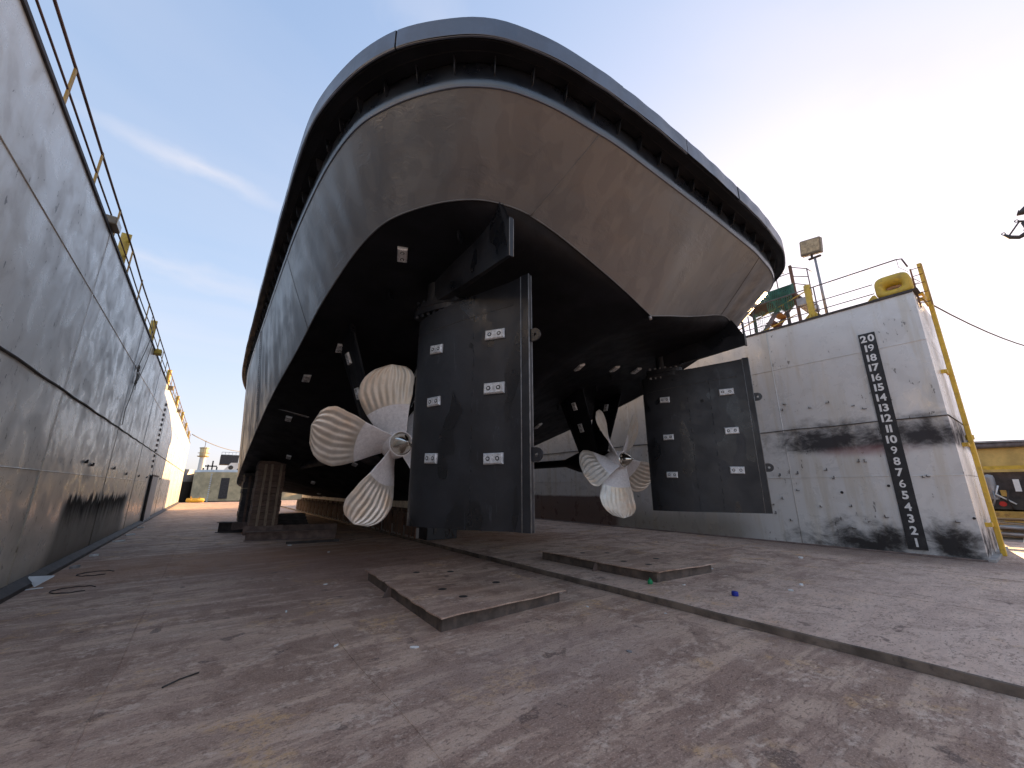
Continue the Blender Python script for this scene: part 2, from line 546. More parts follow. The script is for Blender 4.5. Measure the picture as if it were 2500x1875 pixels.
# --- ship paints
def hull_paint():
    n = NT('hull_shell_paint')
    o = n.xyz()
    mid = n.noise(1.2, 6, .62, (1, 1, 1), .4)
    strk = n.noise(2.0, 6, .65, (1.4, 1.0, .10), .25)
    lap = n.noise(3.0, 5, .6, (.35, .35, 3.0), .3, (3, 3, 3))
    c = n.mix(n.step(mid, .3, .7), (.080, .085, .092), (.105, .109, .113))
    c = n.mix(n.m('MULTIPLY', n.step(lap, .48, .62), .45), c, (.098, .094, .088))
    # bands down the plating that paint in the shading of its dented facets
    bands = n.noise(1.0, 1, .4, (2.6, 2.0, .05), 0, (6, 1, 3))
    c = n.mix(n.m('MULTIPLY', n.step(bands, .47, .53), .38), c, (.135, .137, .136))
    bands2 = n.noise(1.0, 1, .4, (4.2, 3.1, .04), 0, (16, 7, 3))
    c = n.mix(n.m('MULTIPLY', n.step(bands2, .52, .56), .35), c, (.062, .066, .072))
    # salt and drip streaks down the sides; starboard weight paints in its brighter light
    side = n.step(o[1], 5.0, 12.0)
    stb_lit = n.step(o[0], 7.5, 10.5)
    k = n.m('MULTIPLY', n.step(strk, .45, .68), n.m('ADD', n.m('MULTIPLY', side, .75), n.m('MULTIPLY', stb_lit, .7)))
    c = n.mix(k, c, (.225, .22, .20))
    dk = n.m('MULTIPLY', n.step(n.noise(1.5, 6, .65, (1.5, 1.2, .16), .3, (8, 2, 5)), .54, .7), n.m('MULTIPLY', side, .8))
    c = n.mix(dk, c, (.02, .02, .02))
    orange = n.noise(7, 5, .6, (.7, .7, 1.6), .6, (1, 7, 2))
    scab = n.step(n.noise(1.1, 4, .6, (1, 1, 1), .8, (5, 2, 8)), .48, .62)
    hh = n.m('ADD', n.m('MULTIPLY', n.m('MULTIPLY', n.step(orange, .42, .6), scab), .7), n.m('MULTIPLY', n.noise(30, 3, .6), .25))
    nb = n.bump(hh, .32, .010)
    nb = n.bump(n.noise(1.6, 3, .5), .10, .02, nb)
    rg = n.m('ADD', .34, n.m('MULTIPLY', n.step(mid, .35, .7), .18))
    return n.fin(c, rg, 0, nb, ior=1.7)


M_hull = hull_paint()


def gloss_black(name, col, rough, var=.4, ior=1.6, patch=None):
    n = NT(name)
    mid = n.noise(1.7, 5, .6, (1, 1, 1), .4)
    c = n.mix(n.step(mid, .35, .7), tuple(v * (1 - var) for v in col), tuple(v * (1 + var) for v in col))
    dust = n.noise(.9, 6, .65, (1, 1, .5), .3, (2, 8, 4))
    c = n.mix(n.m('MULTIPLY', n.step(dust, .5, .75), .35), c, tuple(v * 2.2 for v in col))
    rg = n.m('ADD', rough, n.m('MULTIPLY', n.step(n.noise(2.4, 4, .6, loc=(4, 4, 4)), .35, .7), .15))
    if patch:
        pt = n.step(n.noise(1.25, 2, .4, (1.6, 1.6, .8), .1, (5, 1, 7)), .585, .60)
        c = n.mix(n.m('MULTIPLY', pt, .75), c, tuple(v * .45 for v in col))
        sc = n.step(n.noise(6, 5, .75, (1, 1, .25), .8, (2, 2, 9)), .62, .66)
        c = n.mix(n.m('MULTIPLY', sc, .5), c, tuple(min(1, v * 3.2) for v in col))
        rg = n.m('SUBTRACT', rg, n.m('MULTIPLY', pt, .16))
    nb = n.bump(n.noise(16, 4, .6), .22, .008)
    nb = n.bump(n.noise(2.3, 3, .5), .2, .02, nb)
    return n.fin(c, rg, 0, nb, ior=ior)


M_black = gloss_black('bottom_shade_black', (.006, .0065, .009), .48, .4, 1.28)  # ship's dark paint made blacker to hold the deep shade underneath
M_band = gloss_black('fender_sky_slate', (.050, .062, .092), .36, .2, 1.9)  # slate blue puts the reflected sky into the dark ship paint
M_recess = gloss_black('recess_shade_black', (.004, .005, .008), .26, .3, 2.0)  # same dark paint blackened, recess shade put into the colour
M_rud = gloss_black('rudder_charcoal_paint', (.0155, .0165, .020), .40, .3, 1.5, True)
M_edge = simple('worn_steel_edge', (.20, .20, .20), .5, 0, .3, 8)
M_cream = simple('cream_keel_paint', (.78, .72, .58), .6, 0, .2, 4, dirt=(.25, .2, .13))


def zinc():
    n = NT('zinc_anode')
    a = n.noise(12, 6, .7); b = n.noise(45, 3, .6)
    c = n.mix(n.step(a, .35, .65), (.50, .51, .52), (.74, .75, .76))
    c = n.mix(n.m('MULTIPLY', n.step(b, .53, .62), .6), c, (.30, .30, .29))
    c = n.mix(n.m('MULTIPLY', n.step(n.noise(5, 5, .7, loc=(3, 3, 3)), .5, .62), .5), c, (.36, .35, .34))
    return n.fin(c, .5, .35, n.bump(a, .3, .004))


M_zinc = zinc()
M_hole = simple('dark_hole', (.02, .02, .02), .7)


def bronze(name, ripple):
    n = NT(name)
    a = n.noise(4, 6, .65); b = n.noise(18, 5, .7)
    if ripple:
        c = n.mix(n.step(a, .35, .65), (.68, .62, .53), (.86, .82, .75))
        c = n.mix(n.m('MULTIPLY', n.step(n.noise(2.2, 4, .6, loc=(3, 1, 9)), .5, .7), .45), c, (.80, .55, .32))
        c = n.mix(n.m('MULTIPLY', n.step(b, .55, .72), .35), c, (.45, .40, .34))
        oi = n.t.nodes.new('ShaderNodeObjectInfo')
        c = n.mix(n.m('MULTIPLY', n.step(oi.outputs['Random'], .35, .75), .55), c, (.44, .37, .29))
        return n.fin(c, n.m('ADD', .30, n.m('MULTIPLY', a, .2)), .6, n.bump(b, .12, .003))
    c = n.mix(n.step(b, .3, .7), (.66, .63, .625), (.84, .81, .80))
    c = n.mix(n.m('MULTIPLY', n.step(a, .5, .7), .4), c, (.62, .53, .52))
    return n.fin(c, .55, .25, n.bump(b, .25, .004))


M_brz = bronze('bronze_rippled', True)
M_brz2 = bronze('bronze_sanded', False)


def cone_mat():
    n = NT('polished_cone')
    a = n.noise(6, 5, .6, (1, .25, 1))
    c = n.mix(n.step(a, .35, .65), (.50, .46, .39), (.70, .67, .60))
    return n.fin(c, .14, 1.0, n.bump(a, .08, .004))


M_cone = cone_mat()

# --- odds and ends
M_yellow = simple('yellow_paint', (.62, .41, .045), .5, 0, .15, 3, dirt=(.30, .19, .05), dirt_amt=.5)
M_ochre = simple('ochre_rusty_paint', (.50, .30, .07), .6, 0, .2, 3, dirt=(.18, .08, .03), dirt_amt=.6)
M_rail = simple('rusty_rail', (.17, .095, .07), .65, 0, .3, 5)
M_railbrown = simple('brown_rail', (.15, .12, .12), .6, 0, .3, 5)
M_rust = simple('rust_steel', (.16, .085, .055), .8, 0, .35, 4, .3)
M_dkst = simple('dark_steel', (.055, .045, .042), .7, 0, .35, 4, .3)
M_beam = simple('brown_beam', (.17, .118, .098), .75, 0, .35, 4, .35, dirt=(.2, .15, .12))
M_sbar = simple('side_bar_rust', (.10, .075, .06), .8, 0, .4, 4, .3, dirt=(.2, .13, .09))
M_plate = floor_mat('loose_plate_steel', False)


def timber_mat(name, col, stretch=(1, 1, 9)):
    n = NT(name)
    g = n.noise(5, 6, .7, stretch); a = n.noise(1.3, 4, .6)
    c = n.mix(n.step(g, .3, .7), tuple(v * .5 for v in col), col)
    c = n.mix(n.m('MULTIPLY', n.step(a, .45, .7), .5), c, tuple(v * .45 for v in col))
    return n.fin(c, .82, 0, n.bump(g, .5, .01))


M_timb = timber_mat('dark_timber', (.19, .125, .092), (1.2, 1.2, 7))
M_lath = timber_mat('pale_lath', (.36, .27, .19), (9, 9, .6))
M_plank = timber_mat('pale_plank', (.42, .31, .19), (.6, 6, 6))
M_white = simple('white_scrap', (.75, .75, .74), .6, 0, .1)
M_blue = simple('blue_plastic', (.015, .03, .30), .35, 0, .15)
M_green = simple('green_plastic', (.01, .22, .08), .35, 0, .15)
M_greenst = simple('green_steel', (.05, .14, .10), .5, 0, .3, 4, dirt=(.15, .13, .1))
M_net = simple('green_net', (.06, .20, .15), .7, 0, .2)
M_netw = simple('pale_net', (.35, .42, .38), .7, 0, .2)
M_orange = simple('orange_net', (.70, .16, .06), .6, 0, .2)
M_galv = simple('galvanised', (.33, .32, .32), .45, .3, .2)
M_lens = simple('lamp_glass', (.42, .33, .20), .15, 0, .35, 9, dirt=(.2, .14, .07))
M_lamp = simple('lamp_body', (.20, .16, .11), .5, 0, .2)
M_rope = simple('rope_fibre', (.20, .18, .15), .9, 0, .2, 20)
M_doorp = simple('door_grey_blue', (.27, .31, .34), .5, 0, .12)
M_blk = simple('black_number_board', (.022, .022, .024), .55, 0, .3, 5, dirt=(.06, .055, .05))
M_num = simple('white_number_paint', (.78, .78, .76), .6, 0, .08, 20)
M_conc = simple('pale_concrete', (.36, .34, .32), .85, 0, .2, 2, .3)
M_quay = simple('quay_ground', (.30, .27, .23), .9, 0, .3, .6, .4)

# ================================================================== setting
XL, XR, ZT = -2.45, 14.6, 6.95
YN, YF = 1.31, 62.0


def sheet(name, x0, x1, y0, y1, z, mat):
    b = MB(); b.add([(x0, y0, z), (x1, y0, z), (x1, y1, z), (x0, y1, z)], [(0, 1, 2, 3)])
    return b.build(name, mat)


b = MB(); b.box(-7.0, 5.87, -10, 64, -1.2, 0)
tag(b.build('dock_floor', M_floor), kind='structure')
# raised plating on the keel line and to its right, with a rounded, slightly wavy lip
b = MB()
ys = np.linspace(-10, 64, 260)
G = []
for y in ys:
    w = .012 * math.sin(y * 1.7) + .008 * math.sin(y * 5.1 + 1)
    G.append([(5.875 + w, y, -.05), (5.872 + w, y, .085 + .3 * w), (5.885 + w, y, .097), (5.93 + w, y, .10), (6.8, y, .10), (XR + 6, y, .10)])
b.cur = 1; b.grid([g[:3] for g in G], True); b.cur = 0; b.grid([g[2:] for g in G], True)
b.add([(5.875, -10, -1), (20.6, -10, -1), (20.6, -10, .1), (5.875, -10, .1)], [(0, 1, 2, 3)])
b.add([(20.6, -10, -1), (20.6, 64, -1), (20.6, 64, .1), (20.6, -10, .1)], [(0, 1, 2, 3)])
b.add([(20.6, 64, -1), (5.875, 64, -1), (5.875, 64, .1), (20.6, 64, .1)], [(0, 1, 2, 3)])
tag(b.build('raised_floor', [M_floor2, M_lip]), kind='structure')


for x_, ya, yb in ((1.52, -6, 12.8), (-.45, -6, 20), (8.9, -6, 40), (12.1, -6, 40), (3.6, 9.5, 30)):
    b = MB(); b.tube([(x_ + .01 * math.sin(y * 2.3), y, (0 if x_ < 5.9 else .10) + .001) for y in np.linspace(ya, yb, 60)], .006, 5)
    tag(b.build('floor_weld', M_floor if x_ < 5.9 else M_floor2), kind='structure')


def water_mat():
    n = NT('harbour_water')
    h = n.noise(1.4, 5, .6, (1, .5, 1)); h2 = n.noise(.25, 3, .5)
    nb = n.bump(n.m('ADD', h, h2), .35, .12)
    return n.fin((.045, .06, .055), .08, 0, nb, ior=1.33)


W_ = sheet('water', -1500, 1500, -900, 2500, -1.6, water_mat()); tag(W_, kind='structure')
b = MB(); b.box(21.5, 900, -600, 55, -6, -.35)
tag(b.build('quay_ground', M_quay), kind='structure')
b = MB(); b.box(-900, 900, -700, -11, -6, -.3)
tag(b.build('shore_ground', M_quay), kind='structure')
b = MB(); b.box(-40, 400, 190, 600, -6, .5)
tag(b.build('far_shore', M_quay), kind='structure')


# ---------------------------------------------------------------- dock walls
def dock_wall(side):
    left = side < 0
    X = XL if left else XR
    name = 'dock_wall'
    t = thing(name, 'long grey steel dock wall on the left with brown soot stain and a tall doorway' if left else
              'pale grey steel dock wall on the right with black smoke stains and a draft scale', 'dock wall', (0, 0, 0), 0, 'steel walls of the floating dock')
    mat = M_wallL if left else M_wallR
    y0, y1 = YN, (YF if left else 46.0)
    zb = 0.0 if left else .1
    # core behind the plates
    b = MB()
    if left: b.box(X - 4.2, X - .03, y0 + .03, y1 - .03, zb - .3, ZT - .02)
    else: b.box(X + .03, X + 4.0, y0 + .03, y1 - .03, zb - .3, ZT - .02)
    b.build('wall_core', M_seam, t)
    zs = [zb, 2.05, 3.52, 5.55, ZT]
    ysn = [y0, 4.95] + [10.9 + 5.97 * i for i in range(8 if left else 6)] + [58.6 if left else 44, y1]
    gap = .005
    rr = random.Random(3 if left else 5)
    for r in range(4):
        for c in range(len(ysn) - 1):
            ya, yb = ysn[c] + gap, ysn[c + 1] - gap
            za, zc = zs[r] + (gap if r else 0), zs[r + 1] - gap
            ny = 22 if yb < 36 else 10; nz = 6
            G = []
            ph = rr.uniform(0, 6); tilt = rr.uniform(-.006, .006); tilt2 = rr.uniform(-.006, .006)
            amp = rr.uniform(.006, .012)
            for i in range(ny + 1):
                row = []
                for j in range(nz + 1):
                    y = ya + (yb - ya) * i / ny; z = za + (zc - za) * j / nz
                    e = min(1, 4 * min(i / ny, 1 - i / ny)) * min(1, 3 * min(j / nz, 1 - j / nz))
                    d = amp * e * (abs(math.sin(math.pi * (y - 1.3) / .745)) - .5) + tilt * (i / ny - .5) + tilt2 * (j / nz - .5)
                    d += .006 * e * math.sin(y * .9 + ph) * math.sin(z * 1.3 + ph)
                    row.append((X + d if left else X - d, y, z))
                G.append(row)
            m = MB(); m.smooth = True
            m.grid(G, not left)
            m.smooth = False
            # returns so that every plate has thickness
            s_ = -.04 if left else .04
            rim = [G[0][j] for j in range(nz + 1)] + [G[i][nz] for i in range(1, ny + 1)] + [G[ny][j] for j in range(nz - 1, -1, -1)] + [G[i][0] for i in range(ny - 1, 0, -1)]
            k = len(rim)
            m.add(rim + [(p[0] + s_, p[1], p[2]) for p in rim], [((i, (i + 1) % k, (i + 1) % k + k, i + k) if left else (i, i + k, (i + 1) % k + k, (i + 1) % k)) for i in range(k)])
            m.build('wall_plate', mat, t)
    sg = 1 if left else -1
    # fender ledge on the main seam and weld bars on the others
    b = MB()
    yy = np.linspace(y0, y1, 120)
    b.tube([(X + sg * .012, y, 3.52 + .008 * math.sin(y * 3.1)) for y in yy], .021 if left else .014, 6)
    b.build('seam_ledge', M_seam, t)
    for z, r_ in ((2.05, .010), (5.55, .009)):
        b = MB(); b.tube([(X + sg * .004, y, z) for y in yy[::3]], r_, 5); b.build('seam_weld', mat, t)
    for y in ysn[1:-1]:
        b = MB(); b.tube([(X + sg * .004, y, zb), (X + sg * .004, y, ZT)], .012, 5); b.build('seam_weld', mat, t)
    # toe plate along the foot and cope edge on top
    b = MB()
    tw = 1.0 if left else .28
    b.prism([(X, y0, zb), (X + sg * .16 * tw, y0, zb + .005), (X + sg * .15 * tw, y0, zb + .07 * tw), (X + sg * .02, y0, zb + .16 * tw), (X, y0, zb + .16 * tw)], (0, y1 - y0, 0))
    b.build('toe_plate', M_dkst if left else M_beam, t)
    b = MB(); b.box(X - .9 * sg, X + .03 * sg, y0, y1, ZT - .03, ZT + .035); b.build('cope_edge', M_dkst, t)
    b = MB(); b.box(X - 4.15 * sg, X - .9 * sg - .002, y0 + .02, y1, ZT - .03, ZT); b.build('top_deck', M_beam, t)
    # end plates facing the near end
    if not left:
        for r in range(4):
            m = MB(); m.box(X + .004, X + 3.98, y0 - .004, y0 + .03, zs[r] + gap, zs[r + 1] - gap)
            m.build('end_plate', mat, t)
        m = MB(); m.prism([(X + .02, y0 - .005, zb), (X + 3.5, y0 - .005, zb), (X + 3.5, y0 - .12, zb), (X + .02, y0 - .12, zb)], (0, 0, .06)); m.build('end_sill', M_conc, t)
        m = MB(); m.tube([(X + .0, y0 - .012, 3.52), (X + 3.9, y0 - .012, 3.52)], .016, 6); m.build('seam_ledge', M_seam, t)
    else:
        m = MB(); m.box(X - 4.15, X - .004, y0 - .004, y0 + .03, zb, ZT - .03); m.build('end_plate', mat, t)
    return t


WL = dock_wall(-1)
WR = dock_wall(1)

# door in the left wall (a part of it)
m = MB(); m.box(XL + .0, XL + .07, 28.05, 31.45, .03, 2.36); m.box(XL + .07, XL + .12, 27.95, 28.15, .0, 2.42); m.box(XL + .07, XL + .10, 28.15, 31.5, 2.34, 2.42)
dfr = m.build('door_frame', M_dkst, WL)
m = MB(); m.box(XL + .072, XL + .085, 28.3, 31.4, .04, 2.33); m.build('door', M_doorp, WL)
# rung marks up the left wall
for i in range(13):
    z = 2.75 + i * .27
    m = MB(); m.box(XL + .012, XL + .05, 27.66, 27.94, z, z + .13); m.build('rung', M_dkst, WL)
# small welded lugs and brackets left on the walls
rr = random.Random(12)
for (y, z) in ((13.9, 2.32), (14.6, 2.28), (17.6, 2.3), (20.2, 2.2), (23.6, 2.2), (26.5, 2.2), (33.5, 2.25)):
    m = MB(); w = rr.uniform(.06, .12)
    m.box(XL + .012, XL + .05, y - w, y + w, z, z + .025); m.box(XL + .012, XL + .05, y + w - .025, y + w, z, z + .09); m.box(XL + .012, XL + .05, y - w, y - w + .02, z, z + .05)
    m.build('welded_lug', M_dkst, WL)
for i in range(34):
    y = rr.uniform(1.5, 5.6) if i < 26 else rr.uniform(5.6, 12); z = rr.choice((rr.uniform(1.3, 2.6), rr.uniform(3.9, 4.4), rr.uniform(.6, 2.5)))
    if 2.2 < y < 2.65: continue
    w = rr.uniform(.02, .05); m = MB(); s_ = rr.choice((-1, 1))
    m.box(XR - .045, XR - .008, y - w, y + w, z, z + .012)
    m.box(XR - .045, XR - .008, y + s_ * (w - .01), y + s_ * w, z, z + rr.uniform(.03, .09)); m.build('welded_lug', M_dkst, WR)
for (y, z, r_) in ((2.72, 1.80, .035), (3.75, 1.62, .04), (1.345, 1.05, .03)):
    m = MB(); m.lathe([(.001, -.02), (r_ * .5, -.025), (r_ * .9, -.01), (r_, .01)], 9, (XR - .01, y, z), 'x'); m.build('burnt_dent', M_hole, WR)

# draft scale on the right wall
m = MB(); m.box(XR - .032, XR - .022, 2.25, 2.62, .24, 6.06)
bd = m.build('number_board', M_blk, WR)
DG = {}
for d_ in '01234567' + '8':
    cu = bpy.data.curves.new('number', 'FONT')
    cu.body = d_; cu.size = .275; cu.align_x = 'CENTER'; cu.align_y = 'CENTER'; cu.offset = .0095 if d_ not in '4869' else (.0035 if d_ == '6' else .007); cu.extrude = .0008
    to = bpy.data.objects.new('tmp', cu); COL.objects.link(to)
    bpy.context.view_layer.update()
    me = bpy.data.meshes.new_from_object(to.evaluated_get(bpy.context.evaluated_depsgraph_get()))
    bpy.data.objects.remove(to)
    V = np.array([v.co[:] for v in me.vertices]); V[:, :2] -= (V[:, :2].min(0) + V[:, :2].max(0)) / 2
    DG[d_] = (V, [tuple(p.vertices) for p in me.polygons])
DG['9'] = (DG['6'][0] * [-1, -1, 1], DG['6'][1])
for n_ in range(1, 21):
    m = MB(); st = str(n_); w_ = [np.ptp(DG[c_][0][:, 0]) for c_ in st]; tw = sum(w_) + .028 * (len(st) - 1); x_ = -tw / 2
    for c_, wd in zip(st, w_):
        m.add(DG[c_][0] + [x_ + wd / 2, 0, 0], DG[c_][1]); x_ += wd + .028
    o = m.build('number', M_num, bd)
    zc = .41 + (n_ - 1) * (5.90 - .41) / 19
    # text x -> -Y, text y -> +Z, text normal -> -X
    o.matrix_world = Matrix(((0, 0, -1, XR - .0335), (-1, 0, 0, 2.435), (0, 1, 0, zc), (0, 0, 0, 1)))

# ---------------------------------------------------------------- rails on the left wall
rail = thing('guard_rail', 'rusty two bar guard rail with ochre posts along the top of the left wall', 'railing', (XL - .06, YN, ZT))
yy = np.linspace(5.7 - 4.2, 61, 80)
for z, nm, r_ in ((.83, 'top_rail', .022), (.42, 'mid_rail', .017)):
    b = MB(); b.tube([(0, y - YN, z + .008 * math.sin(y * 1.1) - (.03 if 13.5 < y < 18 else 0) * math.sin((y - 13.5) / 4.5 * math.pi)) for y in yy], r_, 6)
    b.build(nm, M_rail, rail)
mp = MB(); mp.box(-.012, .012, -.035, .035, 0, .83)
pm = mp.mesh('post', [M_ochre])
y = 7.65 - 6
k = 0
while y < 61:
    o = link_obj('post', pm, rail); o.location = (0, y - YN, .036)
    y += 1.95

ypost_lab = ['nearest and tallest looking yellow pipe post on the left wall top', 'second yellow pipe post along the left wall, with a lamp clipped below',
             'third yellow pipe post from the camera on the left wall', 'fourth yellow pipe post from the camera on the left wall',
             'fifth yellow pipe post from the camera on the left wall', 'sixth yellow pipe post near the far end of the left wall', 'farthest yellow pipe post at the far corner of the left wall']
for i, y in enumerate((12.9, 19.7, 28.0, 36.0, 43.5, 51.0, 58.5)):
    t = thing('mooring_post', ypost_lab[i], 'post', (XL - .16, y, ZT + .036), 0, 'yellow pipe posts on the left wall')
    b = MB()
    n = 16; r_ = .10; prof = []
    vs = []; 
    for k in range(n):
        a = 2 * math.pi * k / n; vs.append((r_ * math.cos(a), r_ * math.sin(a), 0))
    for k in range(n):
        a = 2 * math.pi * k / n; vs.append((r_ * math.cos(a), r_ * math.sin(a), 1.03 + .05 * math.sin(a)))
    b.smooth = True
    b.add(vs, [(k, (k + 1) % n, (k + 1) % n + n, k + n) for k in range(n)]); b.smooth = False
    b.add([(v[0] * .8, v[1] * .8, v[2] - .02) for v in vs[n:]] + vs[n:], [list(range(n))] + [(k, (k + 1) % n, (k + 1) % n + n, k + n) for k in range(n)])
    b.build('pipe', M_yellow, t)
    b = MB(); b.box(-.2, .14, -.17, .17, 0, .02, ch=.004); b.build('base_plate', M_ochre, t)

t = thing('flood_lamp', 'small lamp box leaning out over the left wall beside the second rail post', 'lamp', (XL + .02, 10.75, ZT + .03))
b = MB(); b.box(-.14, .10, -.22, .22, .02, .2, ch=.02); b.build('lamp_body', M_lamp, t)
b = MB(); b.box(.1005, .112, -.19, .19, .04, .18); b.build('lamp_glass', M_lens, t)
for y, lab in ((20.1, 'yellow lamp box hanging below the second yellow post'), (27.3, 'brown lamp box hanging near the third yellow post'), (35.4, 'brown lamp box hanging near the fourth yellow post')):
    t = thing('flood_lamp', lab, 'lamp', (XL + .1, y, ZT - .06))
    b = MB(); b.box(-.1, .12, -.16, .16, -.1, .1, ch=.02); b.build('lamp_body', M_yellow if y < 21 else M_lamp, t)
    b = MB(); b.tube([(-.1, 0, .02), (-.2, 0, .1)], .015, 6); b.build('bracket', M_dkst, t)

# ropes hanging on the left wall
def rope(name, pts, r, label, sub=8):
    P = [Vector(p) for p in pts]; out = []
    for i in range(len(P) - 1):
        p0 = P[max(i - 1, 0)]; p1 = P[i]; p2 = P[i + 1]; p3 = P[min(i + 2, len(P) - 1)]
        for k in range(sub):
            t = k / sub
            out.append(.5 * ((2 * p1) + (p2 - p0) * t + (2 * p0 - 5 * p1 + 4 * p2 - p3) * t * t + (3 * p1 - p0 - 3 * p2 + p3) * t ** 3))
    out.append(P[-1])
    b = MB(); b.tube(out, r, 6)
    o = b.build(name, M_rope)
    return tag(o, label, 'rope')


xr = XL + .035
rope('rope', [(XL - .1, 18.6, ZT + .85), (xr, 18.3, ZT + .05), (xr, 17.9, 6.3), (xr, 17.35, 5.6), (xr, 17.5, 5.2), (xr, 17.3, 4.6), (xr, 17.0, 4.1), (xr, 17.1, 3.7), (xr, 16.95, 3.62)], .012, 'thin rope with a knot hanging straight down the left wall')
rope('rope', [(xr, 18.9, ZT + .05), (xr, 18.75, 6.4), (xr, 18.45, 5.9), (xr, 17.9, 5.3), (xr, 17.65, 5.15), (xr, 17.75, 4.9)], .010, 'wavy rope hanging just right of the knotted rope on the left wall')
b = MB(); b.tube([(xr + .02, 17.33 + .12 * math.cos(a), 5.55 + .10 * math.sin(a)) for a in np.linspace(0, 6.1, 14)], .022, 6)
b.tube([(xr + .03, 17.5, 5.4), (xr + .03, 17.3, 5.0), (xr + .03, 17.45, 5.1)], .03, 6)
tag(b.build('rope_knot', M_rope), 'pale knotted rope bundle hanging on the left wall', 'rope')

# ================================================================== the ship
XC = 6.35
ship = thing('tugboat', 'big dark hulled tug propped in the dry dock, twin rudders and propellers at its stern', 'ship', (XC, 18, 0))
SO = Vector((-XC, -18, 0))


def sp(x, y, z):            # world point to ship space
    return (x - XC, y - 18, z)


C_h = [(0, 2.86), (1.5, 2.87), (2.3, 2.885), (2.8, 2.93), (3.46, 3.01), (4.06, 3.18), (4.51, 3.46), (4.8, 3.76), (5.12, 4.21), (5.41, 4.83), (5.57, 5.7), (5.65, 6.8), (5.70, 8.5), (5.70, 14), (5.68, 19), (5.6, 22), (5.3, 25.5), (4.6, 29), (3.5, 32), (2.2, 34.5), (1.0, 36.2), (0, 36.8)]
B_h = [(0, 2.51), (1.65, 2.535), (2.3, 2.57), (2.85, 2.62), (3.54, 2.71), (4.07, 2.86), (4.41, 3.0), (4.72, 3.21), (5.13, 3.61), (5.39, 3.97), (5.64, 4.48), (5.83, 5.13), (5.94, 5.85), (5.97, 6.8), (5.98, 9), (5.97, 14), (5.93, 19), (5.8, 23), (5.4, 26.5), (4.7, 29.8), (3.6, 32.8), (2.2, 35.2), (1, 36.8), (0, 37.4)]
D_h = [(0, 4.03, 4.95), (.7, 4.03, 5.22), (1.45, 4.03, 5.46), (2.28, 4.03, 5.69), (2.8, 4.04, 5.80), (3.2, 4.06, 5.84), (3.75, 4.15, 5.79), (4.15, 4.35, 5.72), (4.5, 4.7, 5.66), (4.8, 5.2, 5.6), (4.97, 5.8, 5.48), (5.08, 6.5, 5.28), (5.19, 7.5, 4.97), (5.25, 9, 4.6), (5.35, 11.6, 4.09), (5.38, 14, 3.6), (5.38, 17, 3.0), (5.35, 20, 2.45), (5.2, 24, 1.95), (4.6, 28, 1.75), (3.4, 32, 1.65), (2, 34.6, 1.6), (.2, 36.5, 1.6)]


class Half:
    """half outline keyed by u: 0 centre aft, 1 start of the quarter, 2 end of it, 3 at about y=19, 4 stem"""
    def __init__(s, pts, z, i1, i2, i3):
        s.sagz = len(pts[0]) > 2
        P = np.array([(p[0], p[1], p[2] if len(p) > 2 else z) for p in pts], float)
        # smooth resample (Catmull-Rom through the points)
        out = []; idx = {}
        n = len(P)
        for i in range(n - 1):
            p0 = P[max(i - 1, 0)] if i > 0 else P[0] * [-1, 1, 1] if P[0][0] == 0 and False else P[max(i - 1, 0)]
            p1, p2, p3 = P[i], P[i + 1], P[min(i + 2, n - 1)]
            idx[i] = len(out)
            for k in range(8):
                t = k / 8
                d1 = np.linalg.norm(p2 - p1)
                m1 = (p2 - p0) / max(np.linalg.norm(p2 - p1) + np.linalg.norm(p1 - p0), 1e-6) * d1 if i > 0 else (p2 - p1)
                m2 = (p3 - p1) / max(np.linalg.norm(p3 - p2) + np.linalg.norm(p2 - p1), 1e-6) * d1 if i < n - 2 else (p2 - p1)
                h00 = 2 * t ** 3 - 3 * t * t + 1; h10 = t ** 3 - 2 * t * t + t; h01 = -2 * t ** 3 + 3 * t * t; h11 = t ** 3 - t * t
                out.append(h00 * p1 + h10 * m1 + h01 * p2 + h11 * m2)
        idx[n - 1] = len(out); out.append(P[-1])
        s.P = np.array(out)
        L = np.concatenate([[0], np.cumsum(np.linalg.norm(np.diff(s.P, axis=0), axis=1))])
        s.L = L
        a = [0, L[idx[i1]], L[idx[i2]], L[idx[i3]], L[-1]]
        s.u = np.interp(L, a, [0, 1, 2, 3, 4])

    def at(s, u):
        """u in -4..4, negative = port; returns offset x (negative = port), y, z"""
        a = abs(u)
        q = [np.interp(a, s.u, s.P[:, k]) for k in range(3)]
        if s.sagz and u > 0 and q[0] < 3.3 and q[1] < 4.6: q[2] -= .13 * math.sin(math.pi * q[0] / 3.3)
        return np.array([q[0] * (-1 if u < 0 else 1), q[1], q[2]])

    def arc(s, u): return np.interp(abs(u), s.u, s.L)


ZC_, ZB_, ZA_ = 6.65, 7.05, 7.36
Cc = Half(C_h, ZC_, 3, 12, 14)
Bc = Half(B_h, ZB_, 3, 14, 16)
Dc = Half(D_h, 0, 5, 12, 17)


def rel(q):                 # offset from ship centre -> ship space
    return (q[0], q[1] - 18, q[2])


# --- shell plating between the lower knuckle (D) and the upper knuckle (C)
def shell_pt(u, k):
    d = Dc.at(u); c = Cc.at(u)
    p = d * (1 - k) + c * k
    n = np.array([p[0] * (0 if abs(u) < .8 else 1), -1.0 if abs(u) < 1.6 else 0, 0]); 
    t = Cc.at(u + .01) - Cc.at(u - .01); w = c - d
    nn = np.cross(t, w); nn /= np.linalg.norm(nn) + 1e-9
    if np.dot(nn, [p[0], p[1] - 18, 0]) < 0: nn = -nn
    a = Cc.arc(u)
    e = min(1, 5 * k) * min(1, 5 * (1 - k))
    tri = abs(((a / .66) % 1) - .5) * 2 - .5
    dent = .019 * tri * e * (1 if abs(u) > .9 else .35)
    dent += .004 * e * math.sin(a * 1.9 + 2 * k) * math.sin(k * 5 + a)
    return p + nn * dent


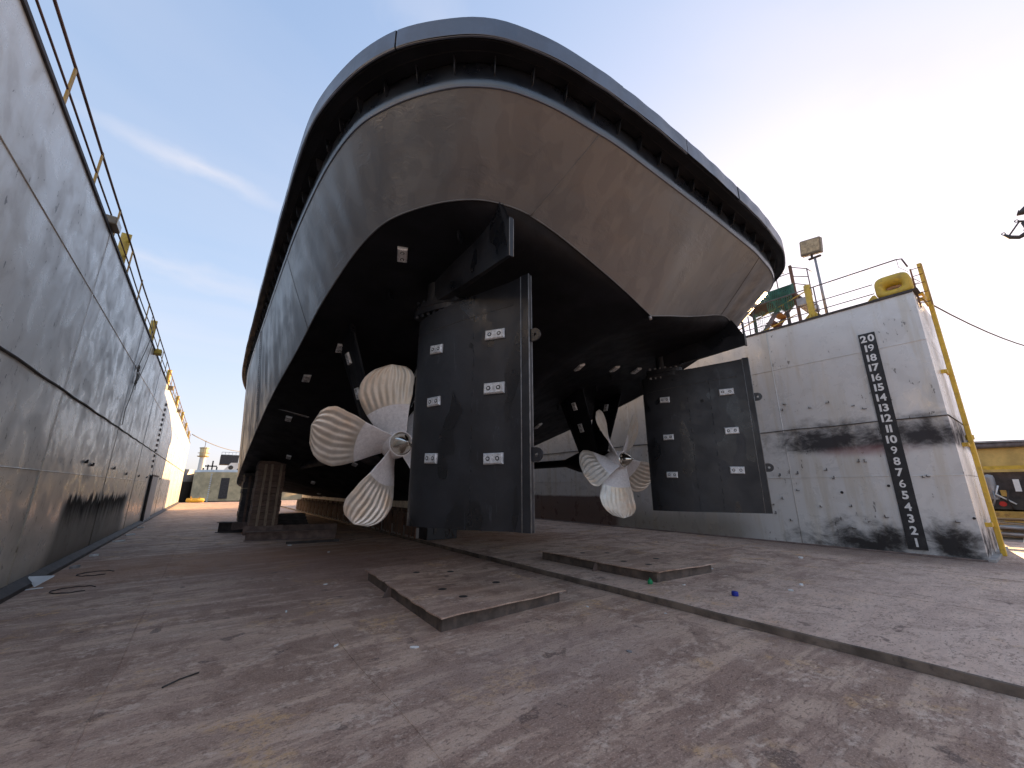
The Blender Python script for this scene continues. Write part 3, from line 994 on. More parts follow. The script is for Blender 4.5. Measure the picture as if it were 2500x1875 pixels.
seams = [-4, -3.5, -3.0, -2.55, -2.06, -.93, .93, 2.06, 2.55, 3.0, 3.5, 4]
for i in range(len(seams) - 1):
    a, b_ = seams[i], seams[i + 1]
    nu = max(14, int(abs(Cc.arc(a) * np.sign(a) - Cc.arc(b_) * np.sign(b_)) / .11))
    m = MB(); m.smooth = True
    G = [[rel(shell_pt(a + (b_ - a) * s / nu, k / 14)) for k in range(15)] for s in range(nu + 1)]
    m.grid(G, True)
    m.build('shell_plate', M_hull, ship)
for u in seams[1:-1]:
    m = MB(); m.tube([rel(shell_pt(u, k / 14)) for k in range(15)], .009 if u < 0 else .007, 5)
    m.build('weld_seam', M_hull if u < 0 else M_seam, ship)
# lips at the two knuckles
uu = np.concatenate([np.linspace(-4, -2.2, 70), np.linspace(-2.19, 2.19, 300), np.linspace(2.2, 4, 70)])
m = MB(); m.tube([rel(Cc.at(u)) for u in uu], .016, 6); m.build('knuckle_lip', M_band, ship)
m = MB(); m.tube([rel(Dc.at(u)) for u in uu], .012, 5); m.build('lower_lip', M_hull, ship)

# --- recess under the fender band: wall, roof, knees and two welded rods
m = MB(); m.smooth = True
G = []
for u in uu:
    c = Cc.at(u); t = Cc.at(u + .01) - Cc.at(u - .01); nr = np.array([t[1], -t[0], 0]); nr /= np.linalg.norm(nr) + 1e-9
    q = []
    for dz, o_ in ((0, 0), (.02, .009), (.04, .016), (.06, .021), (.08, .024), (.11, .024), (.15, .019), (.22, .010), (.40, -.01)):
        q.append(rel(c + nr * o_ + [0, 0, dz]))
    G.append(q)
m.grid(G, True)
m.build('recess_wall', M_recess, ship)
m = MB()
m.grid([[(Cc.at(u)[0], Cc.at(u)[1] - 18, ZB_), rel(Bc.at(u))] for u in uu], True)
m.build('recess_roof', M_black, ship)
kb = MB(); kb.prism([(0, -.006, .0), (0, -.006, -.22), (-.05, -.006, -.22), (-.10, -.006, -.02), (-.10, -.006, 0)], (0, .012, 0))
kme = kb.mesh('bracket', [M_recess])
kt = MB(); kt.tube([(-.052, 0, -.22), (-.103, 0, -.01)], .005, 4)
ktm = kt.mesh('bracket_edge', [M_rud])
tot = Cc.arc(3.3)
ntb = int(tot / .50)
for k in range(-ntb, ntb + 1):
    a = (k + .5) * .50
    if abs(a) > tot: continue
    u = np.interp(abs(a), Cc.L, Cc.u) * (1 if a > 0 else -1)
    c = Cc.at(u); t = Cc.at(u + .01) - Cc.at(u - .01)
    ang = math.atan2(t[1], t[0])
    # local -X axis points outwards: outward normal
    nrm = np.array([t[1], -t[0]]); nrm /= np.linalg.norm(nrm)
    o = link_obj('bracket', kme, ship); o.location = (c[0], c[1] - 18, ZB_ - .002)
    rz = math.atan2(-nrm[1], -nrm[0]); o.rotation_euler = (0, 0, rz)
    o2 = link_obj('bracket_edge', ktm, o)
for d_, z in ((.45, ZB_ - .006), (.85, ZB_ - .006)):
    m = MB(); m.tube([rel(Cc.at(u) * [1, 1, 0] * (1 - d_) + Bc.at(u) * [1, 1, 0] * d_ + [0, 0, z]) for u in uu], .007, 4)
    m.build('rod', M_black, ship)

# --- fender band in segments, and the deck inside it
bs = [-4, -3.4, -2.9, -2.45, -1.85, -1.35, -.85, -.3, .33, .80, 1.38, 1.85, 2.5, 3.0, 3.5, 4]
rr = random.Random(4)
for i in range(len(bs) - 1):
    a, b_ = bs[i] + .0012, bs[i + 1] - .0012
    if bs[i] == -.85: b_ -= .003
    nu = max(14, int((b_ - a) * 60))
    off = rr.uniform(-.008, .008); dz = rr.uniform(-.006, .006)
    m = MB(); m.smooth = True
    rows = []
    for s in range(nu + 1):
        u = a + (b_ - a) * s / nu
        q = Bc.at(u); t = Bc.at(u + .01) - Bc.at(u - .01); nr = np.array([t[1], -t[0], 0]); nr /= np.linalg.norm(nr)
        w = .004 * math.sin(u * 31)
        f = lambda o_, z: rel(q * [1, 1, 0] + nr * (o_ + off + w) + [0, 0, z + dz])
        rows.append([f(-.03, ZB_ - .004), f(-.012, ZB_ - .004), f(0, ZB_ + .012), f(0, ZA_ - .02), f(-.018, ZA_), f(-.16, ZA_)])
    # flat shaded strips keep the edges crisp
    m.smooth = False
    m.grid(rows, True)
    m.build('fender_plate', M_band, ship)
m = MB()
G = []
for u in np.linspace(0, 4, 120):
    q = Bc.at(u); G.append([(-q[0] * .985, q[1] - 18 + .05, ZA_ - .05), (q[0] * .985, q[1] - 18 + .05, ZA_ - .05)])
m.grid(G, False)
m.build('deck', M_dkst, ship)

m = MB(); m.box(-4.5, 4.5, 7.6 - 18, 27 - 18, ZA_ - .06, 10.4, ch=.05); m.build('deckhouse', M_galv, ship)  # unseen deckhouse, added to keep sun off the left wall's upper strip
# --- hull bottom (tunnel stern running down to the keel)
def interp(tab, y):
    return np.interp(y, [p[0] for p in tab], [p[1] for p in tab])


ZK = [(4.03, 4.95), (5.4, 4.87), (6.5, 4.62), (7.6, 4.22), (9, 3.4), (10.5, 2.5), (12, 1.65), (13, 1.25), (14, 1.15), (37, 1.15)]
HB = [(4.03, 3.0), (4.04, 3.05)] + [(p[1], p[0]) for p in D_h[5:]]
ZH = [(4.03, 5.82), (4.04, 5.83)] + [(p[1], p[2]) for p in D_h[5:]]
BU = [(4.03, 0.0), (4.6, .02), (6, .2), (8, .52), (10, .68), (13, .48), (17, .2), (20, 0), (40, 0)]


def zbot(x, y):
    hb = interp(HB, y); s = min(1, abs(x) / hb)
    z = interp(ZK, y) * (1 - s) + interp(ZH, y) * s + interp(BU, y) * 4 * s * (1 - s)
    # meet the lip of the transom exactly, fading out forward
    k = max(0, 1 - (y - 4.03) / .9)
    if k > 0 and abs(x) < 3.0:
        lin_ = 4.95 + (5.82 - 4.95) * abs(x) / 3.0
        if x > 0: z -= .13 * math.sin(math.pi * min(x, 3.3) / 3.3) * k
        z += (np.interp(abs(x), [p[0] for p in D_h[:6]], [p[2] for p in D_h[:6]]) - lin_ + .012) * k
    return z


yst = sorted(set([4.03, 4.045] + [p[1] for p in D_h[5:]] + list(np.linspace(4.1, 36.5, 70))))
m = MB(); m.smooth = True
G = []
for y in yst:
    hb = interp(HB, y)
    xs = [hb * s for s in np.linspace(-1, 1, 61)]
    G.append([(x, y - 18, zbot(x, y)) for x in xs])
m.grid(G)
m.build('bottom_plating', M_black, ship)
# bar keel with a pale sole, and its small drain stub at the transom tip
m = MB(); m.box(-.17, .17, 13 - 18, 36.2 - 18, 1.005, 1.40); m.build('keel_bar', M_cream, ship)
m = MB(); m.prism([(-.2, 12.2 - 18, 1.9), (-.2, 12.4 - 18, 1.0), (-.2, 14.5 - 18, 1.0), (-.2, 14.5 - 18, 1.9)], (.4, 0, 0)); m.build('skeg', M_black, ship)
m = MB(); m.tube([rel((0, 4.06, 4.97)), rel((0, 4.04, 4.88))], .03, 8); m.build('drain_stub', M_galv, ship)
# pipes crossing the port chine
for k in (0, .12):
    m = MB(); m.tube([rel((-5.37, 12.6 + k, 3.93)), rel((-4.3, 12.5 + k, zbot(-4.3, 12.5) - .03))], .012, 5); m.build('pipe', M_galv, ship)
# a chain hanging down the port side
m = MB()
for k in range(40):
    q = shell_pt(-2.55, .97 - k * .023)
    m.tube([rel(q + [-.03, .02 * (k % 2), .03]), rel(q + [-.03, -.02 * (k % 2), -.03])], .012, 4)
m.build('chain', M_edge, ship)


# --- anodes
def anode_mesh(w, h, d):
    m = MB()
    c = .018
    m.add([(-w, -h, 0), (w, -h, 0), (w, h, 0), (-w, h, 0), (-w + c, -h + c, d), (w - c, -h + c, d), (w - c, h - c, d), (-w + c, h - c, d),
           (-w, -h, d * .6), (w, -h, d * .6), (w, h, d * .6), (-w, h, d * .6)],
          [(0, 1, 9, 8), (1, 2, 10, 9), (2, 3, 11, 10), (3, 0, 8, 11), (8, 9, 5, 4), (9, 10, 6, 5), (10, 11, 7, 6), (11, 8, 4, 7), (4, 5, 6, 7)])
    for sx in (-1, 1):          # bolt pockets: dark ring with a nut in it
        cx = sx * w * .48
        m.cur = 1
        n = 12; r1, r2 = h * .42, h * .24
        vs = [(cx + r1 * math.cos(2 * math.pi * k / n), r1 * math.sin(2 * math.pi * k / n), d + .001) for k in range(n)]
        m.add(vs, [list(range(n))])
        m.cur = 0
        vs = [(cx + r2 * math.cos(2 * math.pi * k / 6), r2 * math.sin(2 * math.pi * k / 6), d + .002) for k in range(6)]
        vt = [(cx + r2 * .9 * math.cos(2 * math.pi * k / 6), r2 * .9 * math.sin(2 * math.pi * k / 6), d + .012) for k in range(6)]
        m.add(vs + vt, [[6 + k for k in range(6)]] + [(k, (k + 1) % 6, (k + 1) % 6 + 6, k + 6) for k in range(6)])
        m.cur = 0
    m.box(-w * .16, w * .16, -h * .3, h * .3, d, d + .003)
    return m.mesh('anode', [M_zinc, M_hole])


AN = anode_mesh(.165, .085, .055)
AN2 = anode_mesh(.135, .075, .055)


arr = random.Random(77)


def place_anode(parent, me, loc, nrm, xdir):
    n = Vector(nrm).normalized(); x = Vector(xdir); x = (x - n * x.dot(n)).normalized(); y = n.cross(x)
    o = link_obj('anode', me, parent)
    M = Matrix((x, y, n)).transposed().to_4x4(); M.translation = Vector(loc)
    M = M @ Matrix.Rotation(R_(arr.uniform(-2.5, 2.5)), 4, 'Z') @ Matrix.Diagonal((arr.uniform(.93, 1.05), arr.uniform(.92, 1.06), arr.uniform(.75, 1.1), 1))
    o.matrix_basis = M
    return o


def hull_anode(x, y, dx, dy):
    e = .05
    p = Vector(rel((x, y, zbot(x, y))))
    tx = Vector((e, 0, zbot(x + e, y) - zbot(x, y))); ty = Vector((0, e, zbot(x, y + e) - zbot(x, y)))
    n = ty.cross(tx)
    if n.z > 0: n = -n
    place_anode(ship, AN, p, n, Vector((dx, dy, (zbot(x + dx * e, y + dy * e) - zbot(x, y)) / e)))


for x, y in ((2.0, 5.7), (7.35, 6.9), (9.05, 7.1), (9.95, 7.0)):
    hull_anode(x - XC, y, .35, 1)
for x, y in ((1.9, 8.9), (1.55, 10.5), (1.6, 13.0), (2.2, 16.4), (3.6, 19), (4.6, 22.5), (5.2, 17.5), (5.4, 25), (5.8, 28), (5.9, 31), (4.0, 14.5), (10.6, 10.4), (9.4, 11.0)):
    hull_anode(x - XC, y, .1, 1)


# --- lugs under the stern
def lug_mesh(r, t):
    m = MB()
    n = 14
    out = [(-r, 0), (r, 0)] + [(r * math.cos(a), r * .9 + r * math.sin(a)) for a in np.linspace(0, math.pi, n)]
    hole = [(r * .26 * math.cos(a), r * .95 + r * .26 * math.sin(a)) for a in np.linspace(-math.pi / 2, 1.5 * math.pi, len(out) + 1)[:-1]]
    k = len(out)
    # start both rings at the bottom so that they pair up
    c = (0, r * .95)
    out.sort(key=lambda p: math.atan2(p[0] - c[0], -(p[1] - c[1])))
    hole.sort(key=lambda p: math.atan2(p[0] - c[0], -(p[1] - c[1])))
    V = [(p[0], -t, -p[1]) for p in out] + [(p[0], -t, -p[1]) for p in hole] + [(p[0], t, -p[1]) for p in out] + [(p[0], t, -p[1]) for p in hole]
    F = []
    for i in range(k):
        j = (i + 1) % k
        F += [(i, j, k + j, k + i), (2 * k + i, 3 * k + i, 3 * k + j, 2 * k + j), (i, 2 * k + i, 2 * k + j, j), (k + i, k + j, 3 * k + j, 3 * k + i)]
    m.add(V, F)
    return m


lugm = lug_mesh(.085, .015).mesh('lifting_lug', [M_black])
for x, y in ((2.55, 4.75), (2.2, 6.7), (9.5, 7.6), (9.6, 8.3), (9.1, 9.6), (10.4, 5.3), (1.9, 8.0)):
    o = link_obj('lifting_lug', lugm, ship); o.location = rel((x - XC, y, zbot(x - XC, y) + .01)); o.rotation_euler = (0, 0, .6)

# --- headboxes over the rudders
for X in (-3.5, 3.6):
    m = MB(); xw = .06
    ya, yb = 3.86, 6.2
    n = 10
    top = [(X, ya + (yb - ya) * i / n) for i in range(n + 1)]
    def hb_z(y): return np.interp(y, [3.8, 6.6], [4.83 if X < 0 else 5.10, 5.0])
    L1 = []; L2 = []
    for i in range(n + 1):
        y = ya + (yb - ya) * i / n
        w = .026 + .07 * (i / n) ** 1.5 if i < n else .07
        zt = zbot(X, max(y, 4.05)) + .04 if y > 4.03 else 5.36
        L1.append((X - w, y - 18, hb_z(y), zt)); L2.append((X + w, y - 18, hb_z(y), zt))
    m.smooth = False
    m.grid([[(a[0], a[1], a[2]), (a[0], a[1], a[3])] for a in L1], True)
    m.grid([[(a[0], a[1], a[2]), (a[0], a[1], a[3])] for a in L2], False)
    m.grid([[(a[0], a[1], a[2]), (c[0], c[1], c[2])] for a, c in zip(L1, L2)], False)
    a, c = L1[-1], L2[-1]
    m.add([(a[0], a[1], a[2]), (c[0], c[1], c[2]), (c[0], c[1], c[3]), (a[0], a[1], a[3])], [(3, 2, 1, 0)])
    a, c = L1[0], L2[0]
    m.add([(a[0], a[1], a[2]), (c[0], c[1], c[2]), (c[0], c[1], c[3]), (a[0], a[1], a[3])], [(0, 1, 2, 3)])
    hbx = m.build('headbox', M_rud, ship)
    m = MB(); zq = 4.81 if X < 0 else 5.08; m.box(X - .034, X + .034, ya - .03 - 18, ya - 18, zq, 5.42 if X < 0 else 5.70); m.build('end_plate', M_rud, hbx)
    m = MB()
    for s_ in (-1, 1): m.tube([(X + s_ * .034, ya - .03 - 18, zq), (X + s_ * .034, ya - .03 - 18, 5.40)], .006, 5)
    m.build('edge', M_edge, hbx)


# --- rudders
def rudder(px, py, lead, trail, az, anodes, lugs, zl):
    """local: x aft along the chord, y thickness, z up; origin on the stock at floor level"""
    e = link_obj('rudder', bpy.data.meshes.new('rudder'), ship)
    e.location = rel((px - XC, py, 0))
    d = Vector((math.sin(az), -math.cos(az), 0))
    e.rotation_euler = (0, 0, math.atan2(d.y, d.x))
    zb = 1.16
    ztop = lambda x: zl + (x - lead) / (trail - lead) * (5.0 - zl)
    nx, nz = 40, 12
    def thick(s):
        t = .145 * 1.35 * (2.969 * math.sqrt(max(s, 0)) - 1.26 * s - 3.516 * s * s + 2.843 * s ** 3 - 1.036 * s ** 4)
        return max(t * .78 * 1.1, .022 + .02 * s if s > .5 else 0)
    m = MB(); m.smooth = True
    for sgn in (-1, 1):
        G = []
        for i in range(nx + 1):
            s = (i / nx) ** 1.6
            x = lead + (trail - lead) * s
            G.append([(x, sgn * thick(s), zb + (ztop(x) - zb) * k / nz) for k in range(nz + 1)])
        m.grid(G, sgn > 0)
    m.smooth = False
    for zf, fl in ((lambda x: zb, False), (ztop, True)):
        G = []
        for i in range(nx + 1):
            s = (i / nx) ** 1.6; x = lead + (trail - lead) * s
            G.append([(x, -thick(s), zf(x)), (x, thick(s), zf(x))])
        m.grid(G, not fl)
    e.data = m.mesh('rudder', M_rud)
    # seam line under the top plate, fishtail and its pale edges
    m = MB()
    for sgn in (-1, 1): m.tube([(lead + (trail - lead) * s, sgn * (thick(s) + .001), 4.35 + .22 * s) for s in np.linspace(.05, .93, 20)], .005, 4)
    m.build('seam', M_seam, e)
    m = MB(); m.prism([(trail - .02, -.04, zb), (trail + .12, -.042, zb), (trail + .12, .042, zb), (trail - .02, .04, zb)], (0, 0, ztop(trail) - zb + .02)); m.build('fishtail', M_rud, e)
    m = MB()
    for sgn in (-1, 1):
        m.tube([(trail + .12, sgn * .042, zb), (trail + .12, sgn * .042, ztop(trail) + .02)], .010, 5)
        m.tube([(trail - .02, sgn * .045, zb), (trail - .02, sgn * .045, ztop(trail))], .008, 5)
    m.build('edge', M_edge, e)
    for (x, z) in anodes:
        s = (x - lead) / (trail - lead)
        for sgn in (-1, 1):
            dt = (thick(s + .01) - thick(s - .01)) / (.02 * (trail - lead))
            place_anode(e, AN if x > .8 else AN2, (x, sgn * thick(s), z), (-dt, sgn, 0), (1, 0, 0))
    wr_ = random.Random(int(px * 10))
    m = MB()
    for xw in ((.62, 1.16) if px > 6 else (1.0,)):
        s = (xw - lead) / (trail - lead); z = zb + .08
        while z < ztop(xw) - .3:
            dz = wr_.uniform(.05, .16)
            for sgn in (-1, 1): m.tube([(xw + wr_.uniform(-.006, .006), sgn * (thick(s) + .001), z), (xw, sgn * (thick(s) + .001), z + dz)], .006, 4)
            z += dz + wr_.uniform(.05, .22)
    m.build('weld_bead', M_rud, e)['kind'] = 'stuff'
    lm = lug_mesh(.10, .014).mesh('lug', [M_rud])
    for z in lugs:
        o = link_obj('lug', lm, e); o.location = (trail + .105, 0, z); o.rotation_euler = (0, R_(-90), 0)
    # coupling flange with bolts, stock above it
    m = MB()
    zt = 4.79
    for z0, z1, gr in ((zt, zt + .10, 0), (zt + .115, zt + .215, -.01)):
        n = 22; pl = []
        for k in range(n):
            a = 2 * math.pi * k / n
            pl.append((.05 + (.50 + gr) * math.copysign(abs(math.cos(a)) ** .75, math.cos(a)), (.19 + gr) * math.copysign(abs(math.sin(a)) ** .75, math.sin(a)), z0))
        m.prism(pl, (0, 0, z1 - z0))
    m.build('flange', M_rud, e)
    m = MB()
    for sgn in (-1, 1):
        for x in np.linspace(-.30, .40, 6):
            for z0, z1 in ((zt - .055, zt), (zt + .215, zt + .275)):
                m.lathe([(.001, z0), (.033, z0), (.033, z1), (.001, z1)], 6, (x, sgn * .135, 0))
    m.build('bolts', M_edge if px > 6 else M_rud, e)
    m = MB(); m.prism([(.40, -.10, zt - .0), (.40, .10, zt), (.78, .06, zt + .02), (.78, -.06, zt + .02)], (0, 0, .12)); m.build('flange_web', M_rud, e)
    m = MB(); m.smooth = True; m.lathe([(.15, zt + .215), (.15, 5.6)], 20); m.build('stock', M_rud, e)
    for x, z in ((.95, 3.98),):
        for sgn in (-1, 1):
            s = (x - lead) / (trail - lead)
            m = MB(); m.lathe([(.001, 0), (.035, 0), (.045, -.002)], 12, (x, 0, 0), 'y')
            o = m.build('drain_hole', M_hole, e); o.location = (0, sgn * (thick(s) + .003), z)
    return e


rudder(2.85, 6.18, -.34, 1.86, R_(22), [(.26, 4.03), (.26, 3.12), (.26, 2.2), (1.39, 4.10), (1.39, 3.22), (1.39, 2.16)], (3.99, 2.2), 4.67)
rudder(9.95, 6.14, -.58, 2.02, R_(22), [(.03, 4.10), (.03, 3.07), (.03, 2.08), (1.54, 4.16), (1.54, 3.15), (1.54, 2.17)], (3.97, 2.22), 4.79)


# --- propellers
def propeller(px, py, hand, th0, Rr):
    e = link_obj('propeller', bpy.data.meshes.new('propeller'), ship); e.location = rel((px - XC, py, 2.57))
    nr, nc = 34, 64
    def blade():
        mats = [M_brz, M_brz2]
        m = MB(); m.smooth = True
        rows_f = []; rows_b = []
        for i in range(nr + 1):
            s = i / nr
            r = .22 + (Rr - .22) * s
            q = (r - .22) / (Rr - .22)
            # half width grows to a wide rounded outer part
            w = np.interp(q, [0, .15, .35, .55, .72, .84, .92, .97, .99, 1.0], [.30, .34, .42, .51, .555, .535, .445, .305, .19, .03])
            sk = np.interp(q, [0, .4, .7, .9, 1.0], [0, .015, -.02, -.13, -.22])          # sweep of the mid chord
            beta = math.atan2(1.35, 2 * math.pi * r) if False else np.interp(q, [0, .3, .6, 1], [R_(56), R_(40), R_(29), R_(22)])
            th = .036 * (1 - .82 * q) + .006
            rf = []; rb = []
            for j in range(nc + 1):
                c = -1 + 2 * j / nc
                edge = math.sqrt(max(0, 1 - c * c))
                a = w * c * hand                    # along chord (tangential)
                rip = 0
                if q > .42:
                    fade = min(1, (q - .42) / .08) * min(1, (1 - q) / .05 + .1) * min(1, (1 - abs(c)) * 5)
                    rip = .0075 * math.sin(2 * math.pi * 4.3 * c * (1 - .12 * q) + 0.5 * math.sin(3 * q)) * fade
                tang = (a + sk * hand * -1 * -1)
                t_ang = tang * math.cos(beta)
                ax = -tang * math.sin(beta) * 1.0 * hand * -1
                for side, lst in ((-1, rf), (1, rb)):
                    y = side * th * (.25 + .75 * edge) * (1 if abs(c) < .999 else .4)
                    tt = t_ang + y * math.sin(beta) * 0
                    an = tt / max(r, .25)
                    yy = ax + y + rip
                    yy += -.06 * q                  # rake
                    lst.append((r * math.sin(an) * -1, yy, r * math.cos(an)))
            rows_f.append(rf); rows_b.append(rb)
        k = int(nr * .42)
        for rows, fl in ((rows_f, True), (rows_b, False)):
            m.cur = 1; m.grid(rows[:k + 1], fl)
            m.cur = 0; m.grid(rows[k:], fl)
        # edges
        m.cur = 0
        m.grid([[f[0], b[0]] for f, b in zip(rows_f, rows_b)], False)
        m.grid([[f[-1], b[-1]] for f, b in zip(rows_f, rows_b)], True)
        m.grid([[f, b] for f, b in zip(rows_f[-1], rows_b[-1])], False)
        return m.mesh('blade', mats)
    bm = blade()
    for k in range(5):
        o = link_obj('blade', bm, e)
        # blade is built pointing up; turn round the Y axis (seen from aft, counter-clockwise positive)
        ang = R_(th0 + 72 * k - 90)
        o.rotation_euler = (0, -ang, 0)
    m = MB(); m.smooth = True; m.lathe([(.001, .34), (.20, .34), (.255, .2), (.27, 0), (.245, -.2), (.235, -.27)], 28, axis='y'); e.data = m.mesh('propeller', M_brz2)
    m = MB(); m.smooth = True
    pr = [(.22, -.262), (.218, -.275), (.20, -.28)] + [(.20 * (1 - (s ** 1.7)), -.28 - .34 * s) for s in np.linspace(.08, .93, 9)] + [(.018, -.628), (.001, -.635)]
    m.lathe(pr, 32, axis='y'); m.build('cone_cap', M_cone, e)
    m = MB(); m.tube([(.232 * math.cos(a), -.272, .232 * math.sin(a)) for a in np.linspace(0, 2 * math.pi, 33)[:-1]], .014, 6, closed=True); m.build('cap_ring', M_brz2, e)
    # shaft, bossing and V strut belong to the ship
    m = MB(); m.smooth = True; m.lathe([(.30, .34), (.33, .45), (.33, 1.5), (.16, 2.1), (.13, 2.2), (.13, 10.0)], 24, axis='y')
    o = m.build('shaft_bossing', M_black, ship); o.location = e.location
    for sx in (-1, 1):
        y0 = py + .9
        x0, z0 = px - XC + sx * .16, 2.72
        x1 = px - XC + (sx * .95); z1 = zbot(x1, y0) + .1
        m = MB()
        for s_ in (0,):
            pl = []
            for (yy, th) in ((-.36, .02), (-.2, .06), (.1, .08), (.30, .05), (.42, .01)):
                pl.append((yy, th))
            ring = [(p[0], p[1]) for p in pl] + [(p[0], -p[1]) for p in pl[::-1]]
            dx, dz = x1 - x0, z1 - z0; L = math.hypot(dx, dz); nx_, nz_ = dz / L, -dx / L
            A = [(x0 + nx_ * t, y0 - 18 + yy, z0 + nz_ * t) for yy, t in ring]
            Bq = [(x1 + nx_ * t, y0 - 18 + yy * 1.5, z1 + nz_ * t) for yy, t in ring]
            n = len(ring)
            m.add(A + Bq, [(i, (i + 1) % n, (i + 1) % n + n, i + n) for i in range(n)])
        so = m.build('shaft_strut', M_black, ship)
        for f in (.45, .78):
            P = Vector((x0 + dx * f, y0 - 18 - .05, z0 + dz * f))
            for s2 in (-1, 1):
                place_anode(so, AN2, P + Vector((nx_, 0, nz_)) * s2 * .068, Vector((nx_ * s2, -.15, nz_ * s2)), (dx, 0, dz))
    return e


propeller(2.87, 7.68, 1, 107, 1.60)
propeller(9.93, 7.95, -1, 118, 1.68)
# ================================================================== blocks under the ship
# keel blocks: a steel/concrete base, a stack of baulks and upright packing boards
def keel_block(y, label, first=False):
    t = thing('keel_block', label, 'keel block', (XC, y, .10), 0, 'keel blocks in a row under the tug')
    m = MB(); m.box(-.52, .52, -.44, .44, 0, .34, ch=.015); m.build('base', M_conc if not first else M_dkst, t)
    for k in range(2):
        m = MB(); m.box(-.50 + .03 * k, .50 - .03 * k, -.42, .42, .342 + k * .22, .342 + k * .22 + .215, ch=.012)
        m.build('timber', M_timb, t)
    m = MB(); m.box(-.3, .3, -.40, .40, .784, .90, ch=.01); m.build('cap_timber', M_timb, t)
    return t


rr = random.Random(9)
ordn = ['second', 'third', 'fourth', 'fifth', 'sixth', 'seventh', 'eighth', 'ninth', 'tenth', 'eleventh', 'twelfth', 'thirteenth', 'fourteenth', 'fifteenth', 'sixteenth', 'seventeenth', 'eighteenth', 'nineteenth', 'twentieth', 'twenty-first']
kb0 = None
ky = np.arange(13.6, 36.5, 1.15)
for i, y in enumerate(ky):
    lab = ordn[i] + ' timber keel block from the stern in the row under the tug'
    if kb0 is None:
        kb0 = keel_block(y, lab)
        # upright packing boards along the port face
        for k in range(9):
            m = MB(); h = rr.uniform(.55, .84)
            m.box(-.56, -.525, -.45 + k * .105, -.45 + k * .105 + rr.uniform(.05, .085), .0 + rr.uniform(0, .12), h)
            m.build('board', M_timb if k % 3 else M_rust, kb0)
    else:
        dup(kb0, (XC, y, .10), 0, lab)
# aftmost block: black steel box with lugs
t = thing('keel_block', 'black steel keel block with two lugs, aftmost of the row behind the port rudder', 'keel block', (6.48, 12.95, .10), 0, 'keel blocks in a row under the tug')
m = MB(); m.box(-.55, .55, -.42, .42, 0, .46, ch=.012); m.build('base', M_rud, t)
m = MB(); m.box(-.52, .52, -.40, .40, .463, .62, ch=.012); m.build('timber', M_rud, t)
m = MB(); m.box(-.18, .62, -.47, .30, .623, .86, ch=.02); m.build('cap_timber', M_black, t)
for x in (-.28, .30):
    m = MB(); m.box(x - .045, x + .045, -.45, -.421, .18, .56); m.build('lug', M_dkst, t)
m = MB(); m.tube([(.12, -.44, .6), (.42, -.44, .06)], .018, 6); m.build('rod', M_dkst, t)


# bilge block stacks at the port side
def bilge_stack(x, y, rz, label, zt, dark):
    t = thing('bilge_block', label, 'bilge block', (x, y, 0), rz, 'bilge block stacks at the port side')
    M_ = M_timb if not dark else M_dkst
    r_ = random.Random(int(y * 10))
    z = .42; k = 0
    while z < zt - .05:
        h = r_.uniform(.19, .24); h = min(h, zt - z)
        o_ = r_.uniform(-.02, .02)
        m = MB(); m.box(-.44 + o_, .44 + o_, -.5 + o_, .5 + o_, z, z + h - .006, ch=.012); m.build('timber', M_, t)
        z += h; k += 1
    for xx in (-.24, .03, .27):
        m = MB(); m.add(*[[], []]); m.box(xx - .04, xx + .04, -.545, -.51, .36, zt - .12, M=Matrix.Rotation(R_(r_.uniform(-1.2, 1.2)), 4, 'Y')); m.build('batten', M_lath if not dark else M_timb, t)
    m = MB(); m.box(-.62, .55, -.58, -.53, .16, .42, ch=.008); m.build('tie_plate', M_beam, t)
    m = MB(); m.box(.38, .60, -.60, -.582, .14, .44, ch=.008); m.build('tie_plate', M_beam, t)
    m = MB(); m.box(-.60, -.40, -.60, -.582, .14, .44, ch=.008); m.build('tie_plate', M_beam, t)
    return t


bilge_stack(1.85, 17.9, 0, 'tall stack of dark timbers with pale battens propping the port side of the tug', 2.72, False)
bilge_stack(1.62, 20.3, 0, 'darker prop stack half hidden behind the tall timber stack', 2.35, True)


def ibeam(x0, y0, x1, y1, z0, h, w, label, mat):
    L = math.hypot(x1 - x0, y1 - y0)
    t = thing('steel_beam', label, 'steel beam', ((x0 + x1) / 2, (y0 + y1) / 2, z0), math.atan2(y1 - y0, x1 - x0), 'steel cross beams at the foot of the prop stacks')
    m = MB()
    a, tk = w / 2, .025
    prof = [(-a, 0), (a, 0), (a, tk), (.012, tk), (.012, h - tk), (a, h - tk), (a, h), (-a, h), (-a, h - tk), (-.012, h - tk), (-.012, tk), (-a, tk)]
    m.prism([(-L / 2, p[0], p[1]) for p in prof], (L, 0, 0))
    m.build('flanged_bar', mat, t)
    return t


ibeam(1.30, 16.9, 3.98, 16.0, 0, .30, .30, 'long brown steel beam lying in front of the timber prop stack', M_beam)
ibeam(2.35, 17.75, 4.3, 17.2, 0, .40, .26, 'brown steel beam sticking out to the right of the timber prop stack', M_beam)
ibeam(.62, 20.75, 1.75, 20.1, 0, .40, .36, 'dark steel beam sticking out to the left of the darker prop stack', M_dkst)
ibeam(2.3, 15.2, 3.85, 14.9, 0, .07, .10, 'thin flat steel bar on the floor nearest the camera before the prop stack', M_dkst)
t = thing('timber_pile', 'low black pile of timbers behind the prop stack under the hull', 'timber', (3.1, 20.6, 0))
for k in range(5):
    m = MB(); m.box(-.75 + .06 * k, .8 - .05 * k, -.35, .35, .13 * k, .13 * k + .125, ch=.01); m.build('timber', M_dkst, t)


